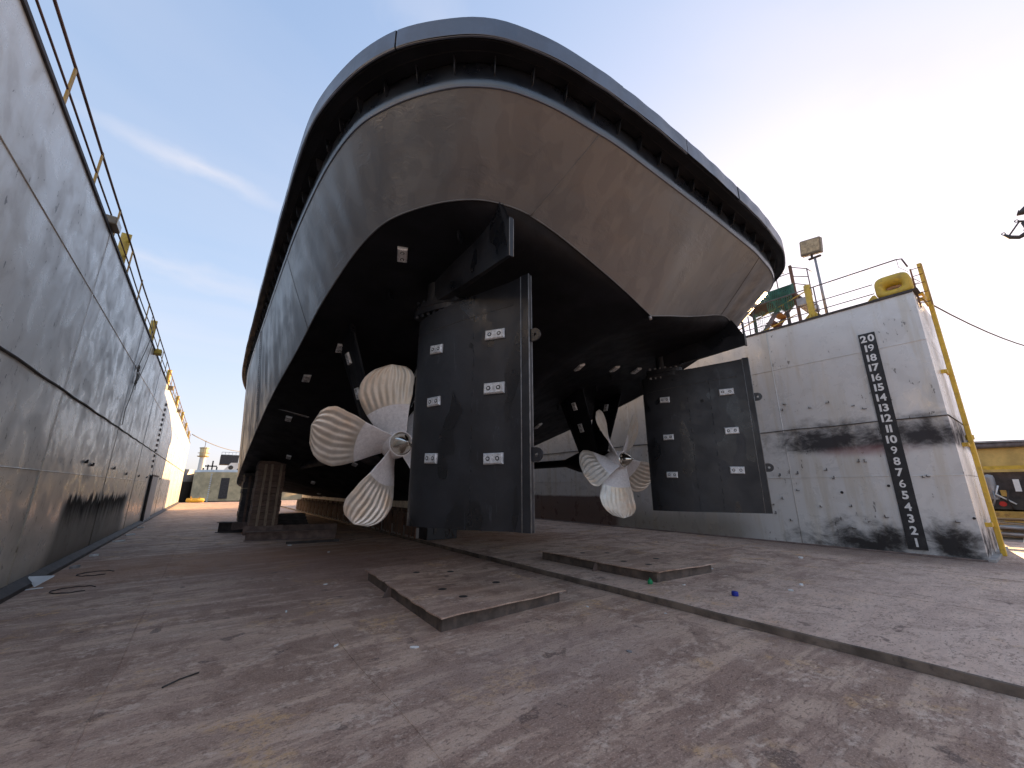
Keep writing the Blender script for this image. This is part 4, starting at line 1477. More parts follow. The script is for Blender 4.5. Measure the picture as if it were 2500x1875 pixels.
# loose steel cover plates on low frames
def cover_plate(corners, z0, zt, label, gx):
    """corners: back-left, front-left, front-right, back-right"""
    c0 = np.mean(corners, axis=0)
    t = thing('steel_cover', label, 'steel plate', (c0[0], c0[1], z0), 0, 'raised steel cover plates on the floor')
    P = [np.array(c) - c0 for c in corners]
    H = zt - z0
    # top sheet: slightly sagging, ragged edge
    m = MB(); n = 26
    top = []; 
    for i in range(n + 1):
        row = []
        for j in range(n + 1):
            a, b_ = i / n, j / n
            p = (P[0] * (1 - a) + P[1] * a) * (1 - b_) + (P[3] * (1 - a) + P[2] * a) * b_
            e = math.sin(a * 3.1416) * math.sin(b_ * 3.1416)
            j1 = .012 * math.sin(a * 40 + b_ * 17) if (j in (0, n) or i in (0, n)) else 0
            row.append((p[0] + j1, p[1] - j1, H - .03 * e + .008 * math.sin(a * 7 + b_ * 5)))
        top.append(row)
    m.smooth = True; m.grid(top); m.smooth = False
    rim = [top[i][0] for i in range(n + 1)] + [top[n][j] for j in range(1, n + 1)] + [top[i][n] for i in range(n - 1, -1, -1)] + [top[0][j] for j in range(n - 1, 0, -1)]
    k = len(rim)
    m.add(rim + [(p[0], p[1], p[2] - .018) for p in rim], [(i, i + k, (i + 1) % k + k, (i + 1) % k) for i in range(k)])
    m.build('top_sheet', M_plate, t)
    for a, b_ in ((0, 1), (1, 2), (2, 3), (3, 0)):
        p, q = P[a] * .945, P[b_] * .945
        d = (q - p) / np.linalg.norm(q - p); nn = np.array([d[1], -d[0]]) * .011
        m = MB(); m.prism([(p[0] + nn[0], p[1] + nn[1], 0), (q[0] + nn[0], q[1] + nn[1], 0), (q[0] - nn[0], q[1] - nn[1], 0), (p[0] - nn[0], p[1] - nn[1], 0)], (0, 0, H - .018 - .012))
        m.build('side_bar', M_sbar, t)
    # triangular gusset on the left side
    p = P[0] * .945 * (1 - gx) + P[1] * .945 * gx
    m = MB(); m.prism([(p[0], p[1] - .01, H - .035), (p[0], p[1] - .01, .0), (p[0] - .15, p[1] - .01, .0), (p[0] - .07, p[1] - .01, H - .035)], (0, .02, 0)); m.build('gusset', M_beam, t)
    # lifting holes
    for (a, b_) in ((.22, .35), (.30, .62), (.62, .30), (.80, .32), (.68, .72)):
        q = (P[0] * (1 - a) + P[1] * a) * (1 - b_) + (P[3] * (1 - a) + P[2] * a) * b_
        e = math.sin(a * 3.1416) * math.sin(b_ * 3.1416)
        z = H - .03 * e + .008 * math.sin(a * 7 + b_ * 5) + .004
        m = MB(); m.lathe([(.001, z), (.055, z), (.07, z - .003)], 12, (q[0], q[1], 0)); m.build('lifting_hole', M_hole, t)
    return t


cover_plate([(2.75, 8.55), (2.56, 4.9), (4.82, 5.03), (5.0, 8.6)], 0, .185, 'square rusty steel cover plate on a low frame, left of the raised lip', .42)
cover_plate([(6.62, 7.8), (6.70, 4.6), (8.45, 4.45), (8.6, 7.6)], .10, .285, 'square rusty steel cover plate on a low frame, right of the raised lip', .55)


# ================================================================== on top of the right wall
t = thing('fairlead', 'thick yellow oval fairlead chock on the near corner of the right wall', 'fairlead', (XR + .22, 1.66, ZT + .035))
m = MB(); m.smooth = True
# outline in (y,z): flat bottom arch, with an oval hole; thickness along x, rounded lips
n = 48
def arch_pt(a):
    c, s_ = math.cos(a), math.sin(a)
    y = .38 * math.copysign(abs(c) ** .45, c); z = .32 + .31 * math.copysign(abs(s_) ** (.7 if s_ > 0 else .35), s_)
    return y, z
def hole_pt(a):
    c, s_ = math.cos(a), math.sin(a)
    return .17 * math.copysign(abs(c) ** .8, c), .28 + .065 * math.copysign(abs(s_) ** .8, s_)
prof = [(0, .12), (0, -.13), (.25, -.17), (.6, -.165), (.85, -.12), (1, -.05), (1, .05), (.85, .12), (.6, .165), (.3, .17), (0, .12)]
G = []
for k in range(n + 1):
    a = 2 * math.pi * k / n; o_ = arch_pt(a); h_ = hole_pt(a)
    G.append([(p[1], o_[0] * (1 - p[0]) + h_[0] * p[0], o_[1] * (1 - p[0]) + h_[1] * p[0]) for p in prof])
m.grid(G); m.build('oval_body', M_yellow, t)
m = MB(); m.box(.40, .44, -.36, .36, .0, .52); m.build('roller_plate', M_railbrown, t)
m = MB(); m.box(-.24, .24, -.46, .46, -.02, .012); m.build('base_plate', M_dkst, t)
m = MB(); m.prism([(-.16, .36, .02), (-.16, .60, .02), (-.16, .46, .16), (-.16, .40, .16)], (.32, 0, 0)); m.build('side_cheek', M_yellow, t)

t = thing('mooring_post', 'short yellow mooring post with flared gusset foot on the right wall top', 'post', (XR + .35, 3.66, ZT))
m = MB(); m.smooth = True; m.lathe([(.095, 0), (.095, 1.28), (.085, 1.30), (.001, 1.30)], 18); m.build('pipe', M_yellow, t)
for a in range(4):
    an = a * math.pi / 2
    m = MB(); m.prism([(.09, -.012, 0), (.36, -.012, 0), (.34, -.012, .06), (.09, -.012, .30)], (0, .024, 0), M=Matrix.Rotation(an, 4, 'Z')); m.build('gusset', M_yellow, t)
m = MB(); m.lathe([(.001, .018), (.38, .018), (.38, 0)], 20); m.build('base_plate', M_yellow, t)
m = MB(); m.tube([(0, -.09, .55), (0, -.2, .60)], .014, 5); m.build('peg', M_rust, t)

t = thing('light_pole', 'grey pole with a square dirty floodlight head above the right wall', 'light pole', (XR + .85, 3.4, ZT - .03))
m = MB(); m.tube([(0, 0, 0), (0, 0, 2.42)], [.045, .036], 10); m.build('pole', M_galv, t)
m = MB(); m.box(-.06, .06, -.18, .18, 2.42, 2.46, ch=.01); m.build('bracket', M_dkst, t)
m = MB(); Mx = Matrix.Translation((-.02, .03, 2.85)) @ Matrix.Rotation(R_(8), 4, 'X') @ Matrix.Rotation(R_(-12), 4, 'Y')
m.box(-.12, .12, -.30, .30, -.27, .27, ch=.03, M=Mx); lh = m.build('lamp_head', M_lamp, t)
m = MB(); m.box(-.128, -.121, -.26, .26, -.19, .23, M=Mx); m.build('lamp_glass', M_lens, lh)
m = MB(); m.box(-.05, .0, -.03, .03, -.39, -.26, M=Mx); m.build('neck', M_dkst, lh)

t = thing('guard_rail', 'thin brown three bar guard rail along the near end of the right wall', 'railing', (XR + .32, 1.35, ZT))
m = MB(); m.tube([(0, 18, 1.16), (0, 2.2, 1.16), (0, .14, 1.16), (0, .02, 1.13), (.05, -.05, .86)], .021, 8); m.build('top_rail', M_railbrown, t)
m = MB(); m.tube([(0, 18, .63), (0, .75, .63)], .015, 6); m.build('mid_rail', M_railbrown, t)
m = MB(); m.tube([(0, 18, .34), (0, .75, .34)], .015, 6); m.build('low_rail', M_railbrown, t)
for y in (2.14, 4.2, 6.1, 8.0, 10, 12, 14, 16, 18):
    m = MB(); m.tube([(0, y, 0), (0, y, 1.16)], .02, 6); m.build('post', M_railbrown, t)
m = MB(); m.tube([(0, .12, 1.15), (-.02, .12, .9), (-.06, -.05, .66)], .006, 4); m.build('wire', M_dkst, t)

# gate/ladder head at the near corner and the tall yellow fender pipe
t = thing('ladder', 'rusty orange ladder head standing above the near corner of the right wall', 'ladder', (XR + .55, 1.22, 6.6))
for yy, z1 in ((.06, 1.18), (-.17, 1.24)):
    m = MB(); m.box(-.03, .03, yy - .018, yy + .018, 0, z1); m.build('stile', M_ochre if yy < 0 else M_rust, t)
for z in (.12, .42, .70, .95, 1.16):
    m = MB(); m.tube([(0, .06, z), (0, -.17, z)], .011, 6); m.build('rung', M_rust, t)
for z in (.14, .72):
    m = MB(); m.tube([(0, .05, z), (.10, -.05, z + .06), (0, .05, z + .17)], .010, 5); m.build('loop', M_rust, t)

t = thing('corner_pipe', 'tall yellow pipe fixed upright at the near end of the right wall', 'pipe', (16.25, 1.165, .10))
m = MB(); m.box(-.085, .085, -.05, .05, 0, 8.2, ch=.012); m.build('upright', M_yellow, t)
for z, L_ in ((7.0, .8), (6.84, .8), (4.75, .5), (2.75, .45), (.75, .45)):
    m = MB(); m.box(-L_, -.086, .02, .07, z - .05, z + .05, ch=.006); m.box(-L_, -L_ + .06, .07, .148, z - .05, z + .05); m.build('bracket', M_yellow, t)
m = MB(); m.lathe([(.001, 2.9), (.085, 2.9), (.085, 3.02), (.001, 3.02)], 10); m.build('collar', M_yellow, t)

# stair tower on the wall
sx, sy = XR + 2.0, 0
t = thing('stair_tower', 'steel stair with rust brown treads, green landing and pipe rails on the right wall', 'stair', (sx, 5.0, ZT - .03))
for yy, z0, z1, nm in ((-.55, 0, 3.05, 'post'), (-.2, 0, 1.85, 'post'), (.95, 0, 1.9, 'post')):
    m = MB(); m.box(-.05, .05, yy - .045, yy + .045, z0, z1); m.build(nm, M_rust if yy < -.4 else M_dkst, t)
for xx in (-.02, .75):
    m = MB(); m.prism([(xx, 1.15, .0), (xx, 1.35, .0), (xx, -.05, 1.78), (xx, -.25, 1.78)], (.04, 0, 0)); m.build('stringer', M_railbrown, t)
for k in range(6):
    z = .22 + k * .28; y = 1.15 - k * .235
    m = MB(); m.box(.02, .75, y - .16, y + .14, z, z + .035); m.build('tread', M_rust if k % 2 else M_ochre, t)
m = MB(); m.box(-.04, 1.2, -.55, 1.4, 1.90, 1.97); m.build('landing', M_dkst, t)
m = MB(); m.box(-.06, -.03, -.56, 1.4, 1.86, 2.24); m.box(-.075, .0, -.57, 1.4, 2.24, 2.28); m.build('landing_edge', M_greenst, t)
m = MB(); m.box(-.06, 1.2, -.9, -.56, 1.35, 1.62); m.build('landing_step', M_galv, t)
for yy, z0, z1 in ((-.05, 2.28, 3.25), (.35, 2.28, 3.2), (.75, 2.28, 3.2), (1.2, 2.28, 3.2), (-1.05, 1.6, 2.7)):
    m = MB(); m.tube([(-.03, yy, z0), (-.03, yy, z1)], .020, 6); m.build('rail_post', M_railbrown, t)
for pts in ([(-.03, 1.6, 3.22), (-.03, -.05, 3.25), (.9, -.05, 3.25)], [(-.03, 1.6, 2.75), (-.03, -.5, 2.75)], [(-.03, -.55, 2.98), (-.03, -1.05, 2.68)], [(-.03, -.55, 2.6), (-.03, -1.05, 2.35)], [(-.03, -.55, 2.3), (-.03, -1.05, 2.0)], [(.5, -1.05, 2.75), (-.03, -1.05, 2.68)]):
    m = MB(); m.tube(pts, .017, 6); m.build('rail', M_railbrown, t)
m = MB(); m.tube([(-.06, 1.9, 1.0), (-.06, 0, 1.55), (-.06, -1.0, 1.85)], .022, 6); m.build('hand_rail', M_yellow, t)
m = MB(); m.tube([(-.06, 1.9, .45), (-.06, -.5, 1.05)], .018, 6); m.build('hand_rail', M_yellow, t)

# safety net hung on the landing
t = thing('safety_net', 'green and white safety net draped over the stair landing', 'net', (sx - .08, 5.0, ZT))
def net_piece(y0, y1, z0, z1, n1, n2, sag, mat, r_, nm):
    m = MB()
    for i in range(n1 + 1):
        a = i / n1; m.tube([(-.01 - sag * math.sin(q * 3.14), y0 + (y1 - y0) * a + .03 * math.sin(q * 5 + i), z0 + (z1 - z0) * q) for q in np.linspace(0, 1, 6)], r_, 3, cap=False)
    for j in range(n2 + 1):
        q = j / n2; m.tube([(-.012 - sag * math.sin(q * 3.14), y0 + (y1 - y0) * a, z0 + (z1 - z0) * q + .03 * math.sin(a * 6 + j)) for a in np.linspace(0, 1, 8)], r_, 3, cap=False)
    o = m.build(nm, mat, t); o['kind'] = 'stuff'
net_piece(1.4, .25, 1.85, 2.2, 11, 5, .04, M_netw, .011, 'pale_mesh')
net_piece(.35, -.45, 1.3, 2.2, 16, 16, .07, M_net, .012, 'green_mesh')
net_piece(.95, .55, .2, 1.5, 6, 16, .05, M_net, .007, 'green_mesh')

t = thing('barrier_net', 'orange plastic barrier mesh standing at the foot of the stair', 'barrier', (XR + 1.9, 4.75, ZT - .03))
m = MB()
for k in range(14): m.box(0, .02, -.42 + k * .06, -.42 + k * .06 + .022, .02, .52 + .02 * math.sin(k))
for k in range(6): m.box(.003, .017, -.42, .40, .03 + k * .09, .05 + k * .09)
o = m.build('mesh_sheet', M_orange, t); o['kind'] = 'stuff'
m = MB(); m.tube([(0.04, .45, 0), (0.04, .45, .62)], .02, 6); m.build('stake', M_rust, t)
t = thing('rope_coil', 'small pale rope coil on the right wall beside the foot of the stair', 'rope', (XR + .9, 6.05, ZT))
m = MB()
for k in range(3): m.tube([(.16 * math.cos(a), .16 * math.sin(a), .05 + .06 * k) for a in np.linspace(0, 6.28, 17)[:-1]], .035, 6, closed=True)
m.build('coil', M_plank, t)
# mooring lines
def sagline(name, a, b_, sag, r, label):
    a, b_ = Vector(a), Vector(b_)
    m = MB(); m.tube([a.lerp(b_, t) - Vector((0, 0, sag * 4 * t * (1 - t))) for t in np.linspace(0, 1, 15)], r, 5)
    return tag(m.build(name, M_rope), label, 'rope')


sagline('mooring_line', (16.3, 1.2, 7.05), (36, -2.6, 8.8), .8, .022, 'mooring line running off to the right from the tall yellow pipe')
sagline('mooring_line', (XL + .05, 61.5, 8.0), (6.5, 100, 9.2), .8, .05, 'mooring line from the far left wall end to the moored barge')

# ================================================================== harbour background
# barge stern ahead
def ship_back():
    t = thing('moored_barge', 'wide grey barge with white deckhouse moored beyond the far dock end', 'barge', (9, 104, -1.6))
    M_bg = simple('barge_grey', (.62, .47, .27), .55, 0, .25, .5, dirt=(.30, .21, .12))
    M_wh = simple('barge_white', (.72, .71, .68), .55, 0, .12, .6)
    n = 40; out = []
    for k in range(n + 1):
        a = math.pi * (1 + k / n)
        out.append((11.5 * math.copysign(abs(math.cos(a)) ** .85, math.cos(a)), 7.5 * math.sin(a)))
    m = MB(); m.smooth = True
    m.grid([[(x * .985, y, -.5), (x * .99, y, 2), (x, y, 6.4)] for x, y in out])
    m.smooth = False
    m.grid([[(-11.5, 0, -.5), (-11.5, 0, 6.4)], [(-11.5, 60, -.5), (-11.5, 60, 6.4)]], True)
    m.grid([[(11.5, 0, -.5), (11.5, 0, 6.4)], [(11.5, 60, -.5), (11.5, 60, 6.4)]])
    m.add([(x, y, 6.3) for x, y in out] + [(11.5, 60, 6.3), (-11.5, 60, 6.3)], [list(range(len(out) + 2))[::-1]])
    hull = m.build('hull', M_bg, t)
    m = MB(); m.smooth = True; m.grid([[(x * 1.003, y * 1.003, 6.3), (x * 1.003, y * 1.003, 6.75), (x * .98, y * .98, 6.75)] for x, y in out]); m.build('bulwark', M_wh, t)
    m = MB(); m.smooth = True; m.grid([[(x * .995 * 1.004, y * 1.004 - .01, .5), (x * .996 * 1.004, y * 1.004 - .01, .9)] for x, y in out]); m.build('boot_top', M_seam, t)
    m = MB(); m.box(-7.0, -5.4, -6.75, -5.4, 1.3, 5.2); o = m.build('stern_opening', M_dkst, t)
    for k in range(16):
        m = MB(); m.box(-8.75, -8.5, -5.4, -4.5, .4 + k * .36, .6 + k * .36); m.build('draft_mark', M_wh, hull)
    # forward sloped white house
    m = MB(); m.prism([(-7.2, -3.0, 6.3), (-5.8, -3.0, 8.3), (9, -3.0, 8.8), (9, -3.0, 6.3)], (0, 10, 0)); hs = m.build('deckhouse', M_wh, t)
    for x in (-5.7, -1.4, 2.6):
        m = MB(); m.lathe([(.001, -.02), (.42, -.02), (.42, .1)], 16, (x, -3.05, 7.35), 'y'); m.build('porthole', M_seam, hs)
    for x in (-4.6, -3.2, 0.6):
        m = MB(); m.box(x, x + 1.1, -3.06, -2.95, 6.85, 7.15); m.build('window', M_seam, hs)
    m = MB(); m.box(-7.6, -4.3, 4, 9, 8.3, 10.3); m.build('dark_house', M_dkst, t)
    m = MB(); m.box(-3.9, -1.3, 4, 7, 8.7, 13.2); m.build('funnel_box', simple('far_blue_grey', (.40, .46, .52), .6, 0, .1), t)
    m = MB()
    for z in (10.35, 10.9): m.tube([(-7.5, 4, z), (-4.3, 4, z)], .05, 4)
    for x in np.linspace(-7.5, -4.3, 6): m.tube([(x, 4, 10.3), (x, 4, 10.9)], .04, 4)
    m.build('rail', M_wh, t)
    mast = MB(); mast.box(-.6, -.1, 3, 3.4, 8.7, 16.3); mast.box(1.1, 1.4, 3, 3.4, 8.7, 16.1); mast.box(-1.2, 2.0, 2.9, 3.5, 16.0, 16.3)
    for z in (10.5, 12, 13.5): mast.box(-.1, 1.1, 3.1, 3.3, z, z + .18)
    mast.tube([(.5, 3, 12), (.5, 3, 15.5)], .12, 5)
    mast.build('mast', M_dkst, t)
    m = MB(); m.box(2.0, 6, 5, 9, 8.7, 11.5); m.build('upper_house', M_wh, t)
    m = MB()
    for k, (x, h) in enumerate(((-9.6, 1.6), (-8.9, 2.4), (-8.1, 1.2), (-10.3, 1.0))): m.box(x, x + .25, -1, -.7, 6.3, 6.3 + h)
    m.box(-10, -8.0, -1, -.7, 7.5, 7.75)
    m.build('winch_frame', M_dkst, t)


ship_back()
t = thing('pilot_boat', 'dark hulled boat with pale topsides moored past the far left wall end', 'boat', (-5.9, 112, -1.6))
m = MB(); m.smooth = True
m.grid([[(x, y, 0), (x * 1.05, y, 1.6), (x * 1.1, y, 4.6)] for x, y in ((-6, 30), (-6, 4), (-5, 0), (-2, -2), (1.5, -1.5), (3.2, 2), (3.6, 6), (3.6, 30))]); m.build('hull', M_dkst, t)
m = MB(); m.smooth = True
m.grid([[(x, y, 4.5), (x * 1.02, y, 5.3), (x * .96, y, 7.2)] for x, y in ((-6.3, 30), (-6.3, 4), (-5.2, .2), (-2, -1.8), (1.6, -1.3), (3.5, 2), (3.9, 6), (3.9, 30))]); m.build('topsides', M_galv, t)
t = thing('control_tower', 'white round tower with a railed lookout cab beyond the far left wall end', 'tower', (-2.3, 150, -1.6))
Mw = simple('tower_white', (.75, .74, .70), .55, 0, .06, .5)
m = MB(); m.smooth = True; m.lathe([(.85, 0), (.75, 12.2)], 20); m.build('shaft', Mw, t)
m = MB(); m.lathe([(.75, 12.1), (1.45, 12.25), (1.45, 12.45), (.1, 12.45)], 20); m.build('balcony', M_ochre, t)
m = MB(); m.lathe([(.95, 12.45), (1.05, 14.6), (1.25, 14.7), (1.2, 14.9), (.1, 15.1)], 12); m.build('cab', simple('cab_yellow', (.55, .48, .30), .5, 0, .3, .8), t)
m = MB(); m.tube([(1.4 * math.cos(a), 1.4 * math.sin(a), 13.3) for a in np.linspace(0, 6.28, 17)[:-1]], .05, 4, closed=True); m.build('rail', M_ochre, t)
m = MB(); m.tube([(0, 0, 15.0), (0, 0, 16.6)], .07, 5); m.lathe([(.001, 16.5), (.25, 16.7), (.001, 17)], 8); m.build('mast', M_dkst, t)
for i, (x, y, h, lab) in enumerate(((5.2, 160, 11, 'thin far mast just right of the white tower'), (7.0, 170, 9, 'short far mast left of the barge deckhouse'))):
    m = MB(); m.tube([(x, y, -1.6), (x, y, h)], .18, 5); tag(m.build('mast', M_ochre), lab, 'mast')
# yellow float and life gear at the far end of the floor
t = thing('yellow_float', 'small yellow float lying at the far left end of the dock floor', 'float', (-.9, 62.6, .0))
m = MB(); m.smooth = True; m.lathe([(.001, -.9), (.25, -.85), (.28, 0), (.25, .85), (.001, .9)], 10, (0, 0, .28), 'x'); m.build('tube_body', M_yellow, t)
m = MB(); m.box(-.5, -.4, -.2, .2, 0, .75); m.box(.35, .45, -.2, .2, 0, .65); m.build('band', M_ochre, t)
# quay wall with piles far ahead to the right
t = thing('quay_wall', 'pale far quay wall seen under the hull beyond the dock', 'quay wall', (20, 95, -1.6))
m = MB(); m.box(0.6, 40, 0, 6, 0, 3.4); m.build('wall', M_conc, t)
mpil = MB(); mpil.lathe([(.5, 0), (.5, 3.2)], 10)
pme = mpil.mesh('pile', [M_timb])
for k in range(10):
    o = link_obj('pile', pme, t); o.location = (1.5 + 2.1 * k, -.8, 0)

# yard to the right of the dock
t = thing('yellow_shed', 'low shed with sunlit yellow boarding at the right edge of the photo', 'shed', (40, 2.5, -.35))
m = MB(); m.box(0, 14, -3.2, 12, 2.4, 4.55); m.build('boarding', simple('shed_yellow', (.62, .40, .12), .7, 0, .2, 1.2, dirt=(.45, .28, .08)), t)
m = MB(); m.box(.1, 14, -3.1, 12, 0, 2.38); m.build('lower_wall', M_dkst, t)
m = MB(); m.tube([(-.25, -3.6, 4.72), (-.25, 12, 4.72)], .17, 8); m.build('roof_pipe', M_railbrown, t)
m = MB(); m.box(-.06, -.01, 1.1, 1.7, 3.3, 4.3); m.build('notice', M_white, t)
m = MB(); m.box(-.09, -.065, 1.25, 1.58, 3.5, 4.05); m.build('notice_print', simple('blue_print', (.12, .16, .3), .6), t)
m = MB(); m.box(-.5, 14, -3.3, 12, 4.9, 5.0, M=Matrix.Rotation(R_(2), 4, 'X')); m.build('roof_sheet', M_galv, t)
m = MB(); m.tube([(-.25 + .25 * math.sin(a), .9 + .2 * math.cos(a), 5.1 + .2 * math.sin(a)) for a in np.linspace(0, 6.28, 13)[:-1]], .03, 5, closed=True); m.build('ring', M_dkst, t)

t = thing('flatbed_trailer', 'dark flatbed trailer with round red tail lights in the yard at the right edge', 'trailer', (27, 1.2, -.35))
m = MB(); m.box(0, 9, -1.25, 1.6, 1.25, 1.62); m.build('bed', M_dkst, t)
m = MB(); m.box(-.05, -.002, -1.25, 1.6, 1.22, 1.64); rb_ = m.build('rear_board', M_seam, t)
ML = simple('red_lens', (.55, .03, .03), .3, 0, .1)
for y in (-.75, -.35, .35, 1.15):
    m = MB(); m.lathe([(.001, -.075), (.10, -.075), (.11, -.05)], 14, (0, y, 1.44), 'x'); m.build('tail_light', ML, rb_)
m = MB(); m.box(.2, 9, -1.2, 1.5, 1.63, 2.75); m.build('machine', M_dkst, t)
m = MB(); m.box(-.02, .1, -1.3, 1.6, 2.85, 3.0); m.box(-.02, .1, -1.3, -1.2, 1.6, 2.85); m.box(-.02, .1, .72, .8, 1.7, 2.85); m.build('yellow_frame', M_yellow, t)
m = MB(); m.smooth = True; m.lathe([(.16, 1.62), (.17, 2.5), (.14, 2.62), (.001, 2.66)], 12, (.0, .55, 0)); m.build('cylinder', M_galv, t)
m = MB(); m.box(-.25, 6, -1.3, 1.7, .72, 1.15); m.build('bumper_beam', M_ochre, t)
for y in (-.9, .9):
    m = MB(); m.smooth = True; m.lathe([(.25, -.18), (.5, -.17), (.52, 0), (.5, .17), (.25, .18)], 18, (1.2, y, .52), 'y'); m.build('wheel', M_seam, t)
m = MB(); m.tube([(-.1, .95, 2.2), (-.3, .8, 1.8), (-.2, .95, 1.3)], .05, 6); m.build('hose', M_plank, t)

rr = random.Random(31)
t = thing('timber_stack', 'untidy pile of pale planks and pipes at the foot of the yard, right edge', 'timber', (23.2, 1.2, -.35))
for k in range(22):
    y0 = rr.uniform(-2.0, 2.2); z = .05 + .045 * k + rr.uniform(-.02, .02); x = rr.uniform(-.8, 1.6)
    a = rr.uniform(-.16, .16)
    m = MB(); Mx = Matrix.Translation((x, y0, z)) @ Matrix.Rotation(a, 4, 'Z') @ Matrix.Rotation(rr.uniform(-.06, .06), 4, 'X')
    m.box(-.10, .10, -1.6, 1.6, -.02, .025, M=Mx); m.build('plank', rr.choice((M_plank, M_plank, M_timb, M_galv, M_ochre)), t)
for k in range(3):
    m = MB(); m.tube([(-.9, -1.8 + k * .3, .35 + .2 * k), (-.7, 2.0, .3 + .25 * k)], .05, 6); m.build('pipe', M_galv, t)
m = MB(); m.box(-.9, -.84, -.1, .02, .1, .95, M=Matrix.Rotation(.35, 4, 'X')); m.build('plank', M_white, t)

rr = random.Random(8)
for i in range(9):
    m = MB(); y0 = rr.uniform(-1.6, 1.6); z0 = rr.uniform(1.7, 2.6)
    m.tube([(-.12, y0, z0), (-.2 - .1 * rr.random(), y0 + rr.uniform(-.3, .3), z0 - .35), (-.1, y0 + rr.uniform(-.5, .5), z0 - .75)], rr.uniform(.012, .035), 5)
    m.build('hose', rr.choice((M_plank, M_galv, M_dkst, M_white)), bpy.data.objects['flatbed_trailer'])
for i in range(6):
    m = MB(); y0 = -1.1 + .42 * i; m.box(-.09, -.052, y0, y0 + rr.uniform(.12, .3), 1.75 + .1 * (i % 3), 2.0 + .22 * (i % 3)); m.build('panel', rr.choice((M_galv, M_lamp, M_ochre, M_white)), bpy.data.objects['flatbed_trailer'])

# harbour crane: jib tip at the right edge, its mast and cab out of the picture
cr = thing('harbour_crane', 'dark knuckle boom crane tip reaching in at the upper right edge', 'crane', (34, -22, -.35))
CX = 27.0
def bar(pts, r_, nm='boom'):
    m = MB(); m.tube([(p[0] - 34, p[1] + 22, p[2] + .35) for p in pts], r_, 6); m.build(nm, M_dkst, cr)
bar([(CX, -.83, 12.74), (CX, -.96, 12.55), (CX, -1.19, 12.42), (CX, -1.4, 12.5), (CX + .2, -2.4, 13.2), (CX + 1.5, -7, 16), (CX + 4, -14, 17.5), (34, -22, 17)], [.05, .085, .085, .10, .16, .3, .4, .5], 'boom')
bar([(CX, -.97, 12.66), (CX, -1.33, 13.13)], .032, 'strut')
bar([(CX, -1.30, 13.16), (CX, -1.5, 13.06), (CX + .2, -2.6, 13.6)], .05, 'link_bar')
bar([(CX, -1.42, 13.05), (CX, -1.46, 12.75), (CX, -1.42, 12.6)], .07, 'cylinder')
bar([(CX, -1.38, 13.56), (CX, -1.5, 13.5), (CX + .3, -2.6, 14.6)], .14, 'cylinder')
for p in ((-.82, 12.80), (-1.27, 13.2), (-1.42, 12.66)):
    m = MB(); m.tube([(CX - 34, p[0] + 22 + .05 * math.cos(a), p[1] + .35 + .055 * math.sin(a)) for a in np.linspace(0, 6.28, 11)[:-1]], .02, 5, closed=True); m.build('pin_eye', M_dkst, cr)
bar([(34, -22, -.35), (34, -22, 20)], .6, 'mast')
m = MB(); m.box(-1.6, 1.6, -1.4, 1.4, 8, 11, ch=.1); m.build('cab', M_ochre, cr)

# ================================================================== litter on the floor
def scrap(x, y, z, w, l, a, mat, name, label, cat='litter', h=.012):
    t = MB(); r_ = random.Random(int(abs(x * 100 + y * 37)))
    n = 7
    pts = [(w * (.7 + .5 * r_.random()) * math.cos(2 * math.pi * k / n), l * (.7 + .5 * r_.random()) * math.sin(2 * math.pi * k / n), 0) for k in range(n)]
    t.prism(pts, (0, 0, h))
    o = t.build(name, mat); o.location = (x, y, z + .002); o.rotation_euler = (r_.uniform(-.1, .1), r_.uniform(-.1, .1), a)
    return tag(o, label, cat)


m = MB(); m.prism([(-.30, .0, .16), (.26, -.10, .15), (-.02, -.34, .0)], (0.02, .03, .03))
o = m.build('foam_board', M_white); o.location = (-2.22, 11.75, .005); o.scale = (.62, .8, .8); tag(o, 'white triangular foam board lying at the foot of the left wall', 'board')
scrap(-2.2, 11.3, 0, .16, .05, .1, M_white, 'paper_scrap', 'thin pale scrap just in front of the white triangular board')
for i, (x, y, w, lab) in enumerate(((-2.1, 15.6, .10, 'white crumpled scrap by the left wall, nearest the foam board'), (-2.08, 19.2, .16, 'white scrap at the left wall foot left of the doorway'),
                                    (-2.05, 21.5, .2, 'long pale scrap at the left wall foot before the doorway'), (-2.1, 13.6, .10, 'grey scrap by the left wall between two white scraps'), (-2.1, 25.0, .18, 'pale scrap at the left wall foot near the doorway edge'))):
    scrap(x, y, 0, w, w * .6, .3 * i, M_white if i != 3 else M_galv, 'paper_scrap', lab, h=.05)
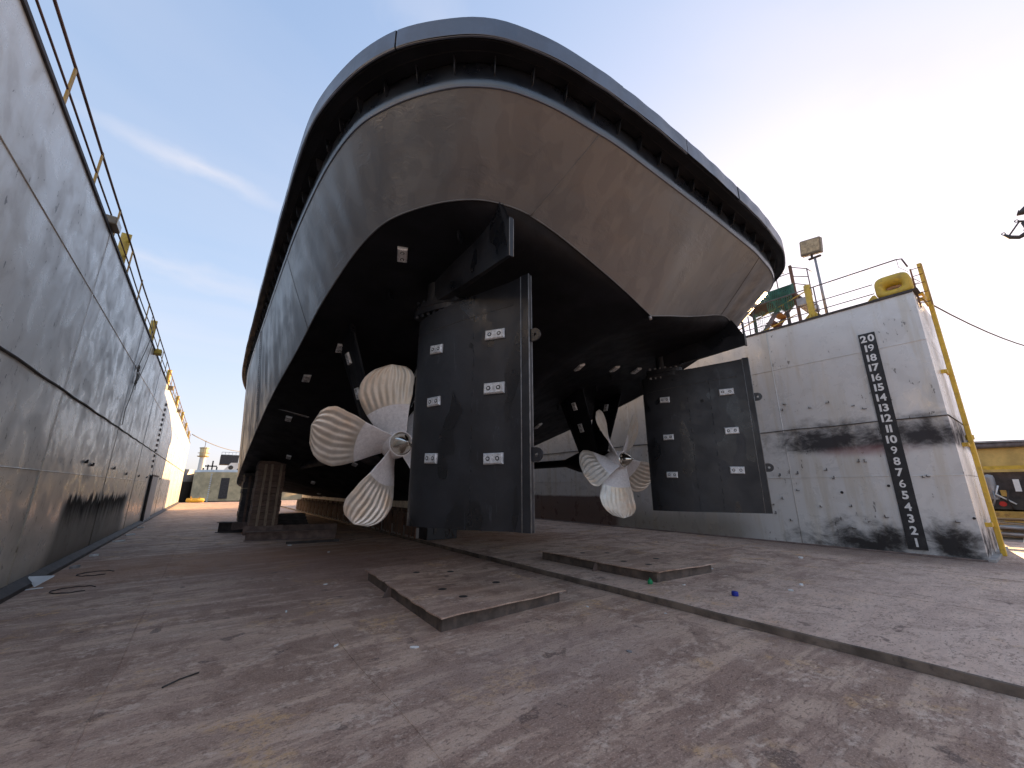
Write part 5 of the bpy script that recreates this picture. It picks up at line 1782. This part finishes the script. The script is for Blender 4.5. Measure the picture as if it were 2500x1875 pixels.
for i, (u, v, w, lab) in enumerate((((2.35, 14.75), 0, .06, 'round white scrap in front of the steel beams'), ((2.05, 8.55), 0, .045, 'white scrap left of the near steel cover plate'), ((3.0, 12.6), 0, .05, 'pair of white chips by the keel blocks'),
                                    ((6.95, 4.28), .1, .03, 'white pebble in front of the right cover plate'), ((2.15, 4.72), 0, .05, 'pale sliver before the left cover plate'),
                                    ((8.6, 3.05), .1, .05, 'white twist of tape on the right floor'), ((8.0, 3.0), .1, .045, 'small white shard left of the tape twist'), ((4.9, 4.65), 0, .022, 'white bead by the lip beside the left cover'),
                                    ((5.55, 3.75), 0, .02, 'white bead at the foot of the raised lip'), ((11.8, 4.1), .1, .07, 'pale flat scrap near the draft scale'), ((1.45, 5.3), 0, .045, 'pale splinter on the open floor left of the cover plate'),
                                    ((1.2, 7.1), 0, .04, 'pale thin splinter in the middle of the left floor'), ((4.0, 3.2), 0, .03, 'grey chip on the floor before the raised lip'), ((8.75, 4.7), .1, .03, 'small white chip at the right end of the right cover'))):
    scrap(u[0], u[1], v, w, w * (.3 if 'sl' in lab or 'spl' in lab else .7), i * .7, M_white if 'grey' not in lab else M_galv, 'scrap', lab, h=w * .35)
t = MB(); t.lathe([(.001, 0), (.045, 0), (.05, .01), (.05, .055), (.04, .065), (.001, .065)], 14)
o = t.build('bottle_cap', M_blue); o.location = (6.93, 3.4, .102); tag(o, 'dark blue plastic cap standing on the right floor', 'cap')
t = MB(); t.lathe([(.001, 0), (.04, 0), (.045, .01), (.045, .045), (.03, .07), (.012, .075), (.012, .1), (.001, .1)], 12)
o = t.build('bottle_cap', M_green); o.location = (6.55, 4.68, .102); tag(o, 'green plastic cap beside the right steel cover plate', 'cap')
# burnt weld rings left on the floor
for i, (x, y, rx, ry, lab) in enumerate(((-1.62, 10.8, .28, .26, 'raised burnt weld ring on the floor nearer the foam board'), (-1.60, 12.5, .28, .26, 'raised burnt weld ring on the floor farther from the foam board'))):
    m = MB(); m.tube([(rx * math.cos(a), ry * math.sin(a), .006 + .004 * math.sin(a * 9)) for a in np.linspace(.3, 5.4, 40)], .009, 5)
    o = m.build('weld_ring', M_dkst); o.location = (x, y, .003); tag(o, lab, 'weld ring')
m = MB(); m.tube([(0, 0, .008), (.12, .10, .012), (.26, .18, .008)], .008, 5); o = m.build('wire_scrap', M_seam); o.location = (-.05, 5.2, .002); tag(o, 'short dark wire scrap on the left foreground floor', 'wire')
